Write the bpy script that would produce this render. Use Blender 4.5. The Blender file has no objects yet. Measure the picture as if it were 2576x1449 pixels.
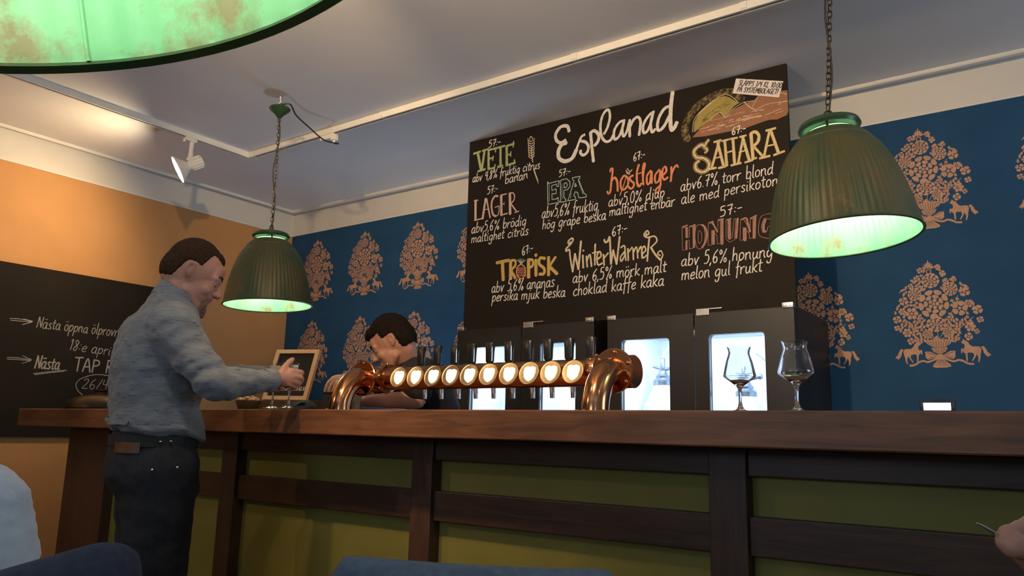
import bpy, bmesh, math, random
import numpy as np
from mathutils import Vector, Matrix, noise
random.seed(7)
PI = math.pi
scn = bpy.context.scene
COL = scn.collection
# ------------------------------------------------------------------ camera
W, H = 2576.0, 1449.0
FPX, YAW, PIT, ROL = 1954.98, -0.62456, 0.184574, 0.023936
ZC = 1.08
cy_, sy_ = math.cos(YAW), math.sin(YAW)
_F = Vector((sy_*math.cos(PIT), cy_*math.cos(PIT), math.sin(PIT)))
_R = Vector((cy_, -sy_, 0)); _U = _R.cross(_F)
_R2 = math.cos(ROL)*_R + math.sin(ROL)*_U
_U2 = -math.sin(ROL)*_R + math.cos(ROL)*_U
EYE = Vector((0, 0, ZC))
cam_d = bpy.data.cameras.new('camera'); cam = bpy.data.objects.new('camera', cam_d); COL.objects.link(cam)
cam.matrix_world = Matrix(((_R2.x, _U2.x, -_F.x, 0), (_R2.y, _U2.y, -_F.y, 0), (_R2.z, _U2.z, -_F.z, ZC), (0, 0, 0, 1)))
cam_d.sensor_fit = 'HORIZONTAL'; cam_d.sensor_width = 36.0; cam_d.lens = FPX/W*36.0; cam_d.clip_start = 0.02
scn.camera = cam
vs = scn.view_settings
scn.display_settings.display_device = 'sRGB'
vs.view_transform = 'Standard'; vs.look = 'None'; vs.gamma = 1.0; vs.use_curve_mapping = False
vs.exposure = 0.0

# room dimensions
CEIL = 2.825; XL = -5.13; YB = 4.0; XR = 2.6; YF = -2.4
# ------------------------------------------------------------------ world and lights
wd = bpy.data.worlds.new('world'); scn.world = wd; wd.use_nodes = True
wd.node_tree.nodes['Background'].inputs[0].default_value = (0.62, 0.78, 1.0, 1)
wd.node_tree.nodes['Background'].inputs[1].default_value = 0.25

def lamp(kind, name, loc, power, col, direction=None, parent=None, **kw):
    d = bpy.data.lights.new(name, kind); d.energy = power; d.color = col
    for k, v in kw.items(): setattr(d, k, v)
    o = bpy.data.objects.new(name, d); COL.objects.link(o); o.location = loc
    if direction is not None: o.rotation_euler = Vector(direction).to_track_quat('-Z', 'Y').to_euler()
    return o
DAY = (0.62, 0.80, 1.0); WARM = (1.0, 0.70, 0.38)
# daylight coming in through the two windows of the front wall and the one in the right wall
lamp('AREA', 'daylight_window', (-1.9, YF+0.05, 1.75), 31, DAY, (0, .5, .87), shape='RECTANGLE', size=1.3, size_y=1.5)
lamp('AREA', 'daylight_window', (0.9, YF+0.05, 1.75), 31, DAY, (0, .5, .87), shape='RECTANGLE', size=1.3, size_y=1.5)
lamp('AREA', 'daylight_window', (XR-0.05, 2.9, 1.75), 30, DAY, (-1, 0, 0.22), shape='RECTANGLE', size=1.3, size_y=1.3)

# ------------------------------------------------------------------ pixel helpers (photo pixels of the 2576x1449 frame)
def ray(px, py):
    x = (px-W/2)/FPX; y = -(py-H/2)/FPX
    return _R2*x + _U2*y + _F
def onY(px, py, Y): v = ray(px, py); return EYE + v*(Y/v.y)
def onX(px, py, X): v = ray(px, py); return EYE + v*(X/v.x)
def onZ(px, py, Z): v = ray(px, py); return EYE + v*((Z-ZC)/v.z)
def onD(px, py, d): return EYE + ray(px, py)*d

# ------------------------------------------------------------------ materials
def new_mat(name):
    m = bpy.data.materials.new(name); m.use_nodes = True
    nt = m.node_tree; b = nt.nodes['Principled BSDF']
    return m, nt, b
def sset(b, **kw):
    for k, v in kw.items():
        k = k.replace('_', ' ')
        if isinstance(v, tuple) and len(v) == 3: v = v+(1,)
        b.inputs[k].default_value = v
def noise_mat(name, c1, c2, scale=8, detail=4, rough=0.6, metal=0.0, stretch=(1, 1, 1), lo=0.35, hi=0.65, bump=0.0, bscale=None, spec=None, coords='Object', **kw):
    m, nt, b = new_mat(name); N = nt.nodes; L = nt.links
    tc = N.new('ShaderNodeTexCoord'); mp = N.new('ShaderNodeMapping'); mp.inputs['Scale'].default_value = stretch
    L.new(tc.outputs[coords], mp.inputs[0])
    nz = N.new('ShaderNodeTexNoise'); nz.inputs['Scale'].default_value = scale; nz.inputs['Detail'].default_value = detail
    L.new(mp.outputs[0], nz.inputs['Vector'])
    cr = N.new('ShaderNodeValToRGB'); cr.color_ramp.elements[0].position = lo; cr.color_ramp.elements[1].position = hi
    cr.color_ramp.elements[0].color = tuple(c1)+(1,); cr.color_ramp.elements[1].color = tuple(c2)+(1,)
    L.new(nz.outputs[0], cr.inputs[0]); L.new(cr.outputs[0], b.inputs['Base Color'])
    sset(b, Roughness=rough, Metallic=metal, **kw)
    if spec is not None: b.inputs['Specular IOR Level'].default_value = spec
    if bump:
        n2 = N.new('ShaderNodeTexNoise'); n2.inputs['Scale'].default_value = bscale or scale*4; n2.inputs['Detail'].default_value = 3
        L.new(mp.outputs[0], n2.inputs['Vector'])
        bp = N.new('ShaderNodeBump'); bp.inputs['Strength'].default_value = bump; bp.inputs['Distance'].default_value = 0.01
        L.new(n2.outputs[0], bp.inputs['Height']); L.new(bp.outputs[0], b.inputs['Normal'])
    return m
def emit_mat(name, col, st, base=(0.8, 0.8, 0.8)):
    m, nt, b = new_mat(name); sset(b, Base_Color=base, Roughness=0.4)
    b.inputs['Emission Color'].default_value = tuple(col)+(1,); b.inputs['Emission Strength'].default_value = st
    return m
M = {}
M['ceil'] = noise_mat('ceiling paint', (.78, .775, .77), (.81, .805, .80), 3, rough=.85)
M['white_wall'] = noise_mat('white wall paint', (.62, .59, .54), (.66, .63, .58), 4, rough=.8, bump=.05)
M['trim'] = noise_mat('white trim paint', (.68, .64, .58), (.72, .68, .62), 6, rough=.5)
M['ochre'] = noise_mat('ochre wall paint', (.49, .240, .083), (.53, .262, .094), 5, rough=.75, bump=.06, bscale=90)
M['blue'] = noise_mat('deep blue wallpaper', (.014, .060, .140), (.018, .072, .160), 6, rough=.8, spec=.2, bump=.05, bscale=300)
M['copper_print'] = noise_mat('copper wallpaper print', (.42, .225, .13), (.50, .275, .165), 30, rough=.6)
M['floor'] = noise_mat('dark wood floor', (.05, .03, .018), (.09, .055, .03), 3, rough=.5, stretch=(1, 8, 1))
def wood(name, c1, c2, axis='X', sc=5, rough=.45, bump=.15):
    st = {'X': (1.0, 9, 9), 'Y': (9, 1.0, 9), 'Z': (9, 9, 1.0)}[axis]
    m, nt, b = new_mat(name); N = nt.nodes; L = nt.links
    tc = N.new('ShaderNodeTexCoord'); mp = N.new('ShaderNodeMapping'); mp.inputs['Scale'].default_value = st
    L.new(tc.outputs['Object'], mp.inputs[0])
    n1 = N.new('ShaderNodeTexNoise'); n1.inputs['Scale'].default_value = sc; n1.inputs['Detail'].default_value = 7; n1.inputs['Distortion'].default_value = 1.2
    L.new(mp.outputs[0], n1.inputs['Vector'])
    n2 = N.new('ShaderNodeTexNoise'); n2.inputs['Scale'].default_value = 2.2; n2.inputs['Detail'].default_value = 3
    L.new(tc.outputs['Object'], n2.inputs['Vector'])
    mx = N.new('ShaderNodeMath'); mx.operation = 'MULTIPLY_ADD'; mx.inputs[1].default_value = .55; 
    L.new(n2.outputs[0], mx.inputs[0])
    mh = N.new('ShaderNodeMath'); mh.operation = 'MULTIPLY'; mh.inputs[1].default_value = .5; L.new(n1.outputs[0], mh.inputs[0]); L.new(mh.outputs[0], mx.inputs[2])
    cr = N.new('ShaderNodeValToRGB'); cr.color_ramp.elements[0].position = .38; cr.color_ramp.elements[1].position = .66
    cr.color_ramp.elements[0].color = tuple(c1)+(1,); cr.color_ramp.elements[1].color = tuple(c2)+(1,)
    L.new(mx.outputs[0], cr.inputs[0])
    # knots
    vo = N.new('ShaderNodeTexVoronoi'); vo.inputs['Scale'].default_value = 1.35
    mp2 = N.new('ShaderNodeMapping'); st2 = {'X': (1, 2.4, 2.4), 'Y': (2.4, 1, 2.4), 'Z': (2.4, 2.4, 1)}[axis]; mp2.inputs['Scale'].default_value = st2
    L.new(tc.outputs['Object'], mp2.inputs[0]); L.new(mp2.outputs[0], vo.inputs['Vector'])
    kr = N.new('ShaderNodeValToRGB'); kr.color_ramp.elements[0].position = .03; kr.color_ramp.elements[1].position = .13
    kr.color_ramp.elements[0].color = (.25, .25, .25, 1); kr.color_ramp.elements[1].color = (1, 1, 1, 1)
    L.new(vo.outputs['Distance'], kr.inputs[0])
    mm = N.new('ShaderNodeMixRGB'); mm.blend_type = 'MULTIPLY'; mm.inputs[0].default_value = 1
    L.new(cr.outputs[0], mm.inputs[1]); L.new(kr.outputs[0], mm.inputs[2]); L.new(mm.outputs[0], b.inputs['Base Color'])
    bp = N.new('ShaderNodeBump'); bp.inputs['Strength'].default_value = bump; bp.inputs['Distance'].default_value = .004
    L.new(n1.outputs[0], bp.inputs['Height']); L.new(bp.outputs[0], b.inputs['Normal'])
    sset(b, Roughness=rough)
    return m
M['bar_wood'] = wood('stained bar top wood', (.105, .040, .017), (.30, .118, .050), 'X', 4)
M['frame_woodX'] = wood('stained frame wood', (.040, .017, .010), (.095, .040, .022), 'X', 4)
M['frame_woodZ'] = wood('stained frame wood upright', (.040, .018, .011), (.090, .040, .024), 'Z', 4)
M['olive'] = noise_mat('olive green panel paint', (.185, .160, .032), (.25, .212, .040), 2.5, detail=3, rough=.6, lo=.3, hi=.7)
M['old_board'] = noise_mat('matt blackboard paint', (.0110, .0080, .0052), (.0150, .0108, .007), 3, rough=.85, spec=.25)
M['black_board'] = noise_mat('blackboard paint', (.0125, .0082, .0055), (.0165, .011, .0075), 3, rough=.7, spec=.25)
M['board_edge'] = noise_mat('raw board edge', (.16, .12, .10), (.20, .15, .12), 8, rough=.8)
def chalk(name, col, lo=.36, hi=.52):
    c2 = tuple(x*.66 for x in col)
    return noise_mat(name, c2, col, 420, detail=2, rough=.95, lo=lo, hi=hi, stretch=(1, 1, .35))
M['chalk_white'] = chalk('white chalk', (.88, .82, .75))
M['chalk_dim'] = chalk('faint white chalk', (.36, .33, .29))
M['chalk_pink'] = chalk('pinkish white chalk', (.72, .50, .42))
M['chalk_green'] = chalk('green chalk', (.47, .52, .24))
M['chalk_blue'] = chalk('pale blue chalk', (.44, .60, .60))
M['chalk_orange'] = chalk('orange chalk', (.86, .31, .155))
M['chalk_cream'] = chalk('cream chalk', (.75, .63, .43))
M['chalk_yellow'] = chalk('yellow chalk', (.68, .47, .13))
M['chalk_olive'] = chalk('muted yellow chalk', (.42, .33, .10), .3, .7)
M['chalk_sun'] = chalk('chalk rubbed yellow', (.46, .37, .11), .25, .75)
M['chalk_brown'] = chalk('reddish brown chalk', (.40, .19, .105), .3, .7)
M['chalk_rose'] = chalk('dusty rose chalk', (.44, .235, .185))
M['chalk_halo'] = noise_mat('smudged yellow chalk', (.028, .022, .014), (.30, .21, .08), 55, detail=5, rough=.95, lo=.42, hi=.68)
M['paper'] = noise_mat('white paper', (.82, .74, .70), (.86, .78, .74), 20, rough=.8)
M['ink'] = noise_mat('black ink', (.02, .02, .02), (.03, .03, .03), 20, rough=.7)
M['fridge'] = noise_mat('black fridge steel', (.012, .010, .010), (.017, .014, .013), 5, rough=.42)
M['fridge_in'] = noise_mat('white fridge liner', (.80, .84, .88), (.84, .87, .90), 5, rough=.4)
M['led'] = emit_mat('cold LED tube', (.72, .87, 1.0), 6)
M['hinge'] = noise_mat('satin steel hinge', (.55, .52, .48), (.66, .62, .57), 40, rough=.3, metal=1)
M['steel'] = noise_mat('brushed steel', (.62, .62, .63), (.70, .70, .71), 60, rough=.22, metal=1)
M['chrome'] = noise_mat('polished chrome', (.78, .78, .79), (.82, .82, .83), 10, rough=.06, metal=1)
M['copper'] = noise_mat('polished copper', (.50, .215, .095), (.60, .27, .125), 6, rough=.16, metal=1)
M['brass'] = noise_mat('polished brass', (.72, .48, .20), (.80, .55, .25), 10, rough=.18, metal=1)
M['lens'] = emit_mat('lit tap badge lens', (1.0, .87, .66), 5.0)
M['badge_face'] = noise_mat('brushed gold badge face', (.80, .55, .28), (.90, .64, .34), 60, rough=.34, metal=1)
M['black_plastic'] = noise_mat('black plastic', (.010, .010, .011), (.016, .016, .017), 20, rough=.3)
M['rubber'] = noise_mat('matt black rubber', (.015, .015, .016), (.022, .022, .023), 20, rough=.8)
M['white_paint'] = noise_mat('white powder coat', (.74, .72, .68), (.78, .76, .72), 12, rough=.35)
M['groove'] = noise_mat('dark track groove', (.03, .022, .018), (.04, .03, .022), 12, rough=.6)
M['iron'] = noise_mat('weathered iron chain', (.045, .038, .024), (.09, .07, .042), 60, rough=.45, metal=.7)
M['cable'] = noise_mat('black cable', (.012, .012, .012), (.018, .018, .018), 30, rough=.5)
def enamel(name, c1, c2, c3, rough=.35, metal=.35, p0=.60, p1=.66):
    m, nt, b = new_mat(name); N = nt.nodes; L = nt.links
    tc = N.new('ShaderNodeTexCoord')
    n1 = N.new('ShaderNodeTexNoise'); n1.inputs['Scale'].default_value = 9; n1.inputs['Detail'].default_value = 6
    mp = N.new('ShaderNodeMapping'); mp.inputs['Scale'].default_value = (1, 1, .35); L.new(tc.outputs['Object'], mp.inputs[0]); L.new(mp.outputs[0], n1.inputs['Vector'])
    cr = N.new('ShaderNodeValToRGB'); e = cr.color_ramp.elements
    e[0].position = .36; e[0].color = tuple(c1)+(1,); e[1].position = .62; e[1].color = tuple(c2)+(1,)
    L.new(n1.outputs[0], cr.inputs[0])
    n2 = N.new('ShaderNodeTexNoise'); n2.inputs['Scale'].default_value = 14; n2.inputs['Detail'].default_value = 8; n2.inputs['Roughness'].default_value = .7
    L.new(tc.outputs['Object'], n2.inputs['Vector'])
    r2 = N.new('ShaderNodeValToRGB'); r2.color_ramp.elements[0].position = p0; r2.color_ramp.elements[1].position = p1
    r2.color_ramp.elements[0].color = (0, 0, 0, 1); r2.color_ramp.elements[1].color = (1, 1, 1, 1)
    L.new(n2.outputs[0], r2.inputs[0])
    mx = N.new('ShaderNodeMixRGB'); L.new(r2.outputs[0], mx.inputs[0]); L.new(cr.outputs[0], mx.inputs[1]); mx.inputs[2].default_value = tuple(c3)+(1,)
    L.new(mx.outputs[0], b.inputs['Base Color']); sset(b, Roughness=rough, Metallic=metal)
    bp = N.new('ShaderNodeBump'); bp.inputs['Strength'].default_value = .15; bp.inputs['Distance'].default_value = .003
    L.new(n2.outputs[0], bp.inputs['Height']); L.new(bp.outputs[0], b.inputs['Normal'])
    return m
M['shade_out'] = enamel('weathered green enamel', (.028, .056, .024), (.074, .070, .028), (.11, .075, .034), .46, .12)
M['shade_in'] = enamel('mint green enamel inside', (.27, .62, .34), (.42, .72, .44), (.38, .29, .16), .5, 0, .57, .70)
_nt = M['shade_in'].node_tree; _N = _nt.nodes
_tc = _N.new('ShaderNodeTexCoord'); _sx = _N.new('ShaderNodeSeparateXYZ'); _nt.links.new(_tc.outputs['Object'], _sx.inputs[0])
_ma = _N.new('ShaderNodeMath'); _ma.operation = 'MULTIPLY_ADD'; _ma.inputs[1].default_value = -1.1; _ma.inputs[2].default_value = .075; _nt.links.new(_sx.outputs['Z'], _ma.inputs[0])
_mx = _N.new('ShaderNodeMath'); _mx.operation = 'MAXIMUM'; _mx.inputs[1].default_value = 0; _nt.links.new(_ma.outputs[0], _mx.inputs[0])
_cr = [n for n in _N if n.type == 'VALTORGB'][1]; _src = _cr.inputs[0].links[0].from_socket
_ad = _N.new('ShaderNodeMath'); _ad.operation = 'ADD'; _nt.links.new(_src, _ad.inputs[0]); _nt.links.new(_mx.outputs[0], _ad.inputs[1]); _nt.links.new(_ad.outputs[0], _cr.inputs[0])
M['bulb'] = emit_mat('lit bulb', (1.0, .95, .80), 22)
M['spot_lens'] = emit_mat('lit spot lens', (1.0, .86, .62), 60)
M['hang_green'] = noise_mat('green enamel cap', (.020, .065, .035), (.045, .095, .050), 10, rough=.3, metal=.3)
def glass_mat():
    m, nt, b = new_mat('clear glass'); sset(b, Base_Color=(1, 1, 1), Roughness=0.0, IOR=1.45); b.inputs['Transmission Weight'].default_value = 1
    return m
M['glass'] = glass_mat()
def pane_mat():
    m = bpy.data.materials.new('window pane glass'); m.use_nodes = True; nt = m.node_tree; nt.nodes.clear()
    o = nt.nodes.new('ShaderNodeOutputMaterial'); mix = nt.nodes.new('ShaderNodeMixShader'); t = nt.nodes.new('ShaderNodeBsdfTransparent'); g = nt.nodes.new('ShaderNodeBsdfGlossy')
    t.inputs[0].default_value = (.94, .97, 1, 1); g.inputs['Roughness'].default_value = .02
    fr = nt.nodes.new('ShaderNodeFresnel'); fr.inputs[0].default_value = 1.3
    nt.links.new(fr.outputs[0], mix.inputs[0]); nt.links.new(t.outputs[0], mix.inputs[1]); nt.links.new(g.outputs[0], mix.inputs[2]); nt.links.new(mix.outputs[0], o.inputs[0])
    return m
M['pane'] = pane_mat()
M['beer'] = noise_mat('cloudy pale beer', (.72, .66, .30), (.78, .72, .38), 30, rough=.3)
M['beer_dregs'] = noise_mat('clear gold beer', (.70, .56, .30), (.76, .62, .36), 12, rough=.15)
M['beer_dregs'].node_tree.nodes['Principled BSDF'].inputs['Transmission Weight'].default_value = .25
M['foam'] = noise_mat('beer foam', (.80, .74, .50), (.86, .80, .58), 80, rough=.8)
M['skin'] = noise_mat('skin', (.43, .205, .145), (.49, .245, .175), 18, rough=.5, bump=.08, bscale=160)
M['skin2'] = noise_mat('skin of bartender', (.45, .215, .14), (.51, .25, .165), 18, rough=.5, bump=.08, bscale=160)
for k in ('skin', 'skin2'): M[k].node_tree.nodes['Principled BSDF'].inputs['Subsurface Weight'].default_value = .08; M[k].node_tree.nodes['Principled BSDF'].inputs['Subsurface Radius'].default_value = (.01, .004, .002)
M['hair'] = noise_mat('dark brown hair', (.026, .012, .006), (.052, .026, .013), 60, rough=.75, spec=.15, stretch=(4, 4, 1), bump=.4, bscale=220)
M['hair2'] = noise_mat('near black hair', (.008, .005, .003), (.018, .011, .007), 60, rough=.75, spec=.12, stretch=(4, 4, 1), bump=.4, bscale=220)
M['beard'] = noise_mat('greying brown beard', (.16, .075, .05), (.28, .15, .11), 200, rough=.8, bump=.5, bscale=300)
M['eye'] = noise_mat('eye white', (.40, .36, .33), (.44, .40, .37), 10, rough=.2)
M['iris'] = noise_mat('iris', (.03, .03, .03), (.05, .05, .05), 10, rough=.2)
def heather():
    m, nt, b = new_mat('heathered blue grey cotton'); N = nt.nodes; L = nt.links
    tc = N.new('ShaderNodeTexCoord'); mp = N.new('ShaderNodeMapping'); mp.inputs['Scale'].default_value = (1, 1, 7); L.new(tc.outputs['Object'], mp.inputs[0])
    n1 = N.new('ShaderNodeTexNoise'); n1.inputs['Scale'].default_value = 26; n1.inputs['Detail'].default_value = 5; n1.inputs['Roughness'].default_value = .7; L.new(mp.outputs[0], n1.inputs['Vector'])
    cr = N.new('ShaderNodeValToRGB'); e = cr.color_ramp.elements
    e[0].position = .30; e[0].color = (.040, .046, .060, 1); e[1].position = .42; e[1].color = (.165, .178, .200, 1)
    x = e.new(.72); x.color = (.235, .245, .262, 1)
    L.new(n1.outputs[0], cr.inputs[0]); L.new(cr.outputs[0], b.inputs['Base Color']); sset(b, Roughness=.85)
    b.inputs['Sheen Weight'].default_value = .15
    return m
M['shirt'] = heather()
M['denim'] = noise_mat('dark denim', (.010, .011, .017), (.017, .018, .026), 120, rough=.85)
M['black_cloth'] = noise_mat('black cotton', (.010, .009, .010), (.016, .014, .015), 60, rough=.85)
M['leather'] = noise_mat('brown leather', (.10, .040, .018), (.15, .062, .028), 25, rough=.5)
M['white_cloth'] = noise_mat('white cotton', (.66, .68, .74), (.72, .74, .80), 30, rough=.9, bump=.1)
M['navy'] = noise_mat('navy upholstery', (.030, .034, .060), (.044, .048, .080), 70, rough=.9, bump=.15, bscale=300)
M['slate'] = noise_mat('slate blue upholstery', (.085, .115, .165), (.115, .150, .205), 60, rough=.9, bump=.15, bscale=300)
M['screen'] = emit_mat('lit blue white screen', (.45, .55, 1.0), 9, (.5, .5, .6))
M['pale_wood'] = wood('pale pine frame', (.50, .27, .14), (.62, .36, .20), 'Z', 8, .5, .05)
M['nut'] = noise_mat('roasted snack', (.55, .30, .13), (.72, .47, .25), 40, rough=.6)
M['bowl'] = noise_mat('dark stoneware', (.045, .030, .012), (.065, .045, .020), 20, rough=.35)
M['dish'] = noise_mat('dark patinated metal', (.030, .022, .014), (.060, .042, .022), 12, rough=.33, metal=.7)
M['green_cloth'] = noise_mat('dark bar cloth', (.010, .018, .018), (.018, .028, .028), 40, rough=.9)
M['keg'] = noise_mat('translucent pale keg plastic', (.62, .72, .82), (.68, .78, .86), 6, rough=.3)
M['keg_band'] = noise_mat('dark keg band', (.06, .08, .10), (.08, .10, .12), 6, rough=.4)
M['coupler'] = noise_mat('grey coupler metal', (.24, .28, .34), (.34, .38, .44), 20, rough=.3, metal=.8)
M['red_plastic'] = noise_mat('red plastic', (.48, .10, .06), (.55, .12, .07), 20, rough=.4)
M['hose'] = noise_mat('milky hose', (.60, .66, .74), (.66, .72, .80), 20, rough=.35)

# ------------------------------------------------------------------ mesh builder
class MB:
    def __init__(s): s.v = []; s.f = []; s.m = []
    def add(s, vs, fs, mi=0):
        o = len(s.v); s.v.extend([tuple(x) for x in vs]); s.f.extend([tuple(i+o for i in q) for q in fs]); s.m.extend([mi]*len(fs)); return s
    def box(s, lo, hi, mi=0, bev=0.0):
        x0, y0, z0 = lo; x1, y1, z1 = hi
        if bev <= 0:
            vs = [(x0, y0, z0), (x1, y0, z0), (x1, y1, z0), (x0, y1, z0), (x0, y0, z1), (x1, y0, z1), (x1, y1, z1), (x0, y1, z1)]
            return s.add(vs, [(0, 3, 2, 1), (4, 5, 6, 7), (0, 1, 5, 4), (1, 2, 6, 5), (2, 3, 7, 6), (3, 0, 4, 7)], mi)
        bm = bmesh.new(); bmesh.ops.create_cube(bm, size=1)
        for v in bm.verts: v.co = Vector(((x0+x1)/2+v.co.x*(x1-x0), (y0+y1)/2+v.co.y*(y1-y0), (z0+z1)/2+v.co.z*(z1-z0)))
        bmesh.ops.bevel(bm, geom=list(bm.edges), offset=bev, segments=2, affect='EDGES', profile=.6)
        return s.bm(bm, mi)
    def bm(s, bm, mi=0):
        bm.verts.index_update(); s.add([v.co for v in bm.verts], [[v.index for v in f.verts] for f in bm.faces], mi); bm.free(); return s
    def lathe(s, prof, org=(0, 0, 0), axis=(0, 0, 1), n=32, mi=0, rib=None):
        # prof: list of (r,h); closed at ends when r==0
        A = Vector(axis).normalized(); q = A.to_track_quat('Z', 'Y'); O = Vector(org); vs = []; fs = []
        for i, (r, h) in enumerate(prof):
            for k in range(n):
                a = 2*PI*k/n; rr = r
                if rib: rr = rib(r, h, a, i)
                vs.append(O + q @ Vector((rr*math.cos(a), rr*math.sin(a), h)))
        for i in range(len(prof)-1):
            for k in range(n): fs.append((i*n+k, i*n+(k+1) % n, (i+1)*n+(k+1) % n, (i+1)*n+k))
        return s.add(vs, fs, mi)
    def disc(s, r, org, axis=(0, 0, 1), n=24, mi=0):
        A = Vector(axis).normalized(); q = A.to_track_quat('Z', 'Y'); O = Vector(org)
        return s.add([O + q @ Vector((r*math.cos(2*PI*k/n), r*math.sin(2*PI*k/n), 0)) for k in range(n)], [tuple(range(n))], mi)
    def cyl(s, a, b, r, r2=None, n=16, mi=0):
        a = Vector(a); b = Vector(b); L = (b-a).length; r2 = r if r2 is None else r2
        return s.lathe([(0, 0), (r, 0), (r2, L), (0, L)], a, b-a, n, mi)
    def tube(s, pts, r, n=10, mi=0, closed=False, smooth=0, flat=None):
        P = [Vector(p) for p in pts]
        R = list(r) if isinstance(r, (list, tuple)) else [r]*len(P)
        if smooth: P, R = catmull(P, R, smooth, closed)
        k = len(P); vs = []; fs = []; up = None
        for i in range(k):
            a = P[(i-1) % k] if (closed or i > 0) else P[i]; b = P[(i+1) % k] if (closed or i < k-1) else P[i]
            t = (b-a); t = t.normalized() if t.length > 1e-9 else Vector((0, 0, 1))
            if up is None: up = t.orthogonal().normalized()
            up = (up - t*up.dot(t)); up = up.normalized() if up.length > 1e-6 else t.orthogonal().normalized()
            w = t.cross(up)
            for j in range(n):
                an = 2*PI*j/n; vs.append(P[i] + (up*math.cos(an) + w*math.sin(an))*R[i])
        for i in range(k if closed else k-1):
            for j in range(n): fs.append((i*n+j, i*n+(j+1) % n, ((i+1) % k)*n+(j+1) % n, ((i+1) % k)*n+j))
        if not closed: fs.append(tuple(range(n))[::-1]); fs.append(tuple((k-1)*n+j for j in range(n)))
        return s.add(vs, fs, mi)
    def ell(s, c, rad, axes=None, nu=18, nv=12, mi=0):
        C = Vector(c); X, Y, Z = axes or (Vector((1, 0, 0)), Vector((0, 1, 0)), Vector((0, 0, 1))); vs = []; fs = []
        for i in range(1, nv):
            th = PI*i/nv
            for k in range(nu):
                a = 2*PI*k/nu; vs.append(C + X*(rad[0]*math.sin(th)*math.cos(a)) + Y*(rad[1]*math.sin(th)*math.sin(a)) + Z*(rad[2]*math.cos(th)))
        t = len(vs); vs += [C+Z*rad[2], C-Z*rad[2]]
        for i in range(nv-2):
            for k in range(nu): fs.append((i*nu+k, (i+1)*nu+k, (i+1)*nu+(k+1) % nu, i*nu+(k+1) % nu))
        for k in range(nu): fs.append((t, k, (k+1) % nu)); fs.append((t+1, (nv-2)*nu+(k+1) % nu, (nv-2)*nu+k))
        return s.add(vs, fs, mi)
    def rcone(s, a, ra, b, rb, n=16, mi=0):
        a = Vector(a); b = Vector(b); d = (b-a); L = d.length; prof = []
        for i in range(6): t = PI/2*(1-i/5.0); prof.append((max(ra*math.cos(t), 1e-5), -ra*math.sin(t)))
        for i in range(6): t = PI/2*i/5.0; prof.append((max(rb*math.cos(t), 1e-5), L+rb*math.sin(t)))
        return s.lathe(prof, a, d, n, mi)
    def loft(s, rings, mi=0):
        n = len(rings[0]); vs = [p for r in rings for p in r]; fs = []
        for i in range(len(rings)-1):
            for k in range(n): fs.append((i*n+k, i*n+(k+1) % n, (i+1)*n+(k+1) % n, (i+1)*n+k))
        fs.append(tuple(range(n))[::-1]); fs.append(tuple((len(rings)-1)*n+k for k in range(n)))
        return s.add(vs, fs, mi)
    def prism(s, poly, d, mi=0):
        # poly: list of 3D points (planar), extruded by vector d
        n = len(poly); P = [Vector(p) for p in poly]; D = Vector(d)
        return s.add(P+[p+D for p in P], [tuple(range(n))[::-1], tuple(range(n, 2*n))]+[(k, (k+1) % n, n+(k+1) % n, n+k) for k in range(n)], mi)
    def mesh(s, name):
        me = bpy.data.meshes.new(name); me.from_pydata(s.v, [], s.f)
        if any(s.m): me.polygons.foreach_set('material_index', s.m)
        me.validate(); me.update(); return me
def catmull(P, R, k, closed=False):
    out = []; ro = []; n = len(P); rng = range(n if closed else n-1)
    for i in rng:
        g = (lambda j: j % n) if closed else (lambda j: min(max(j, 0), n-1))
        p0, p1, p2, p3 = P[g(i-1)], P[g(i)], P[g(i+1)], P[g(i+2)]
        for q in range(k):
            t = q/k
            out.append(.5*((2*p1)+(p2-p0)*t+(2*p0-5*p1+4*p2-p3)*t*t+(3*p1-p0-3*p2+p3)*t**3)); ro.append(R[g(i)]*(1-t)+R[g(i+1)]*t)
    if not closed: out.append(P[-1]); ro.append(R[-1])
    return out, ro

def fix_normals(me):
    bm = bmesh.new(); bm.from_mesh(me); bmesh.ops.recalc_face_normals(bm, faces=bm.faces); bm.to_mesh(me); bm.free()
def smooth_mesh(me, ang=40):
    me.polygons.foreach_set('use_smooth', [True]*len(me.polygons))
    try: me.set_sharp_from_angle(angle=math.radians(ang))
    except Exception: pass
def obj(name, me, mats, parent=None, smooth=True, ang=40, normals=True):
    if isinstance(me, MB): me = me.mesh(name)
    if normals: fix_normals(me)
    if smooth: smooth_mesh(me, ang)
    for m in (mats if isinstance(mats, (list, tuple)) else [mats]): me.materials.append(M[m] if isinstance(m, str) else m)
    o = bpy.data.objects.new(name, me); COL.objects.link(o)
    if parent is not None: o.parent = parent
    return o
def thing(name, label, cat, loc=(0, 0, 0), rot=None, group=None):
    o = bpy.data.objects.new(name, None); COL.objects.link(o); o.empty_display_size = .05
    o.location = loc
    if rot is not None: o.rotation_euler = rot
    o['label'] = label; o['category'] = cat
    if group: o['group'] = group
    return o
def tag(o, label, cat, group=None, kind=None):
    o['label'] = label; o['category'] = cat
    if group: o['group'] = group
    if kind: o['kind'] = kind
    return o
def wpart(name, mb, mats, root, label=None, **kw):
    """a part modelled in room coordinates under an unrotated root"""
    me = mb.mesh(name) if isinstance(mb, MB) else mb
    me.transform(Matrix.Translation(-Vector(root_loc(root))))
    o = obj(name, me, mats, root, **kw)
    if label: o['label'] = label
    return o
def root_loc(o):
    l = Vector(o.location); p = o.parent
    while p is not None: l += Vector(p.location); p = p.parent
    return l
def struct(name, mb, mats, parent=None, **kw):
    o = obj(name, mb, mats, parent, **kw)
    if parent is None: o['kind'] = 'structure'
    return o
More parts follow.
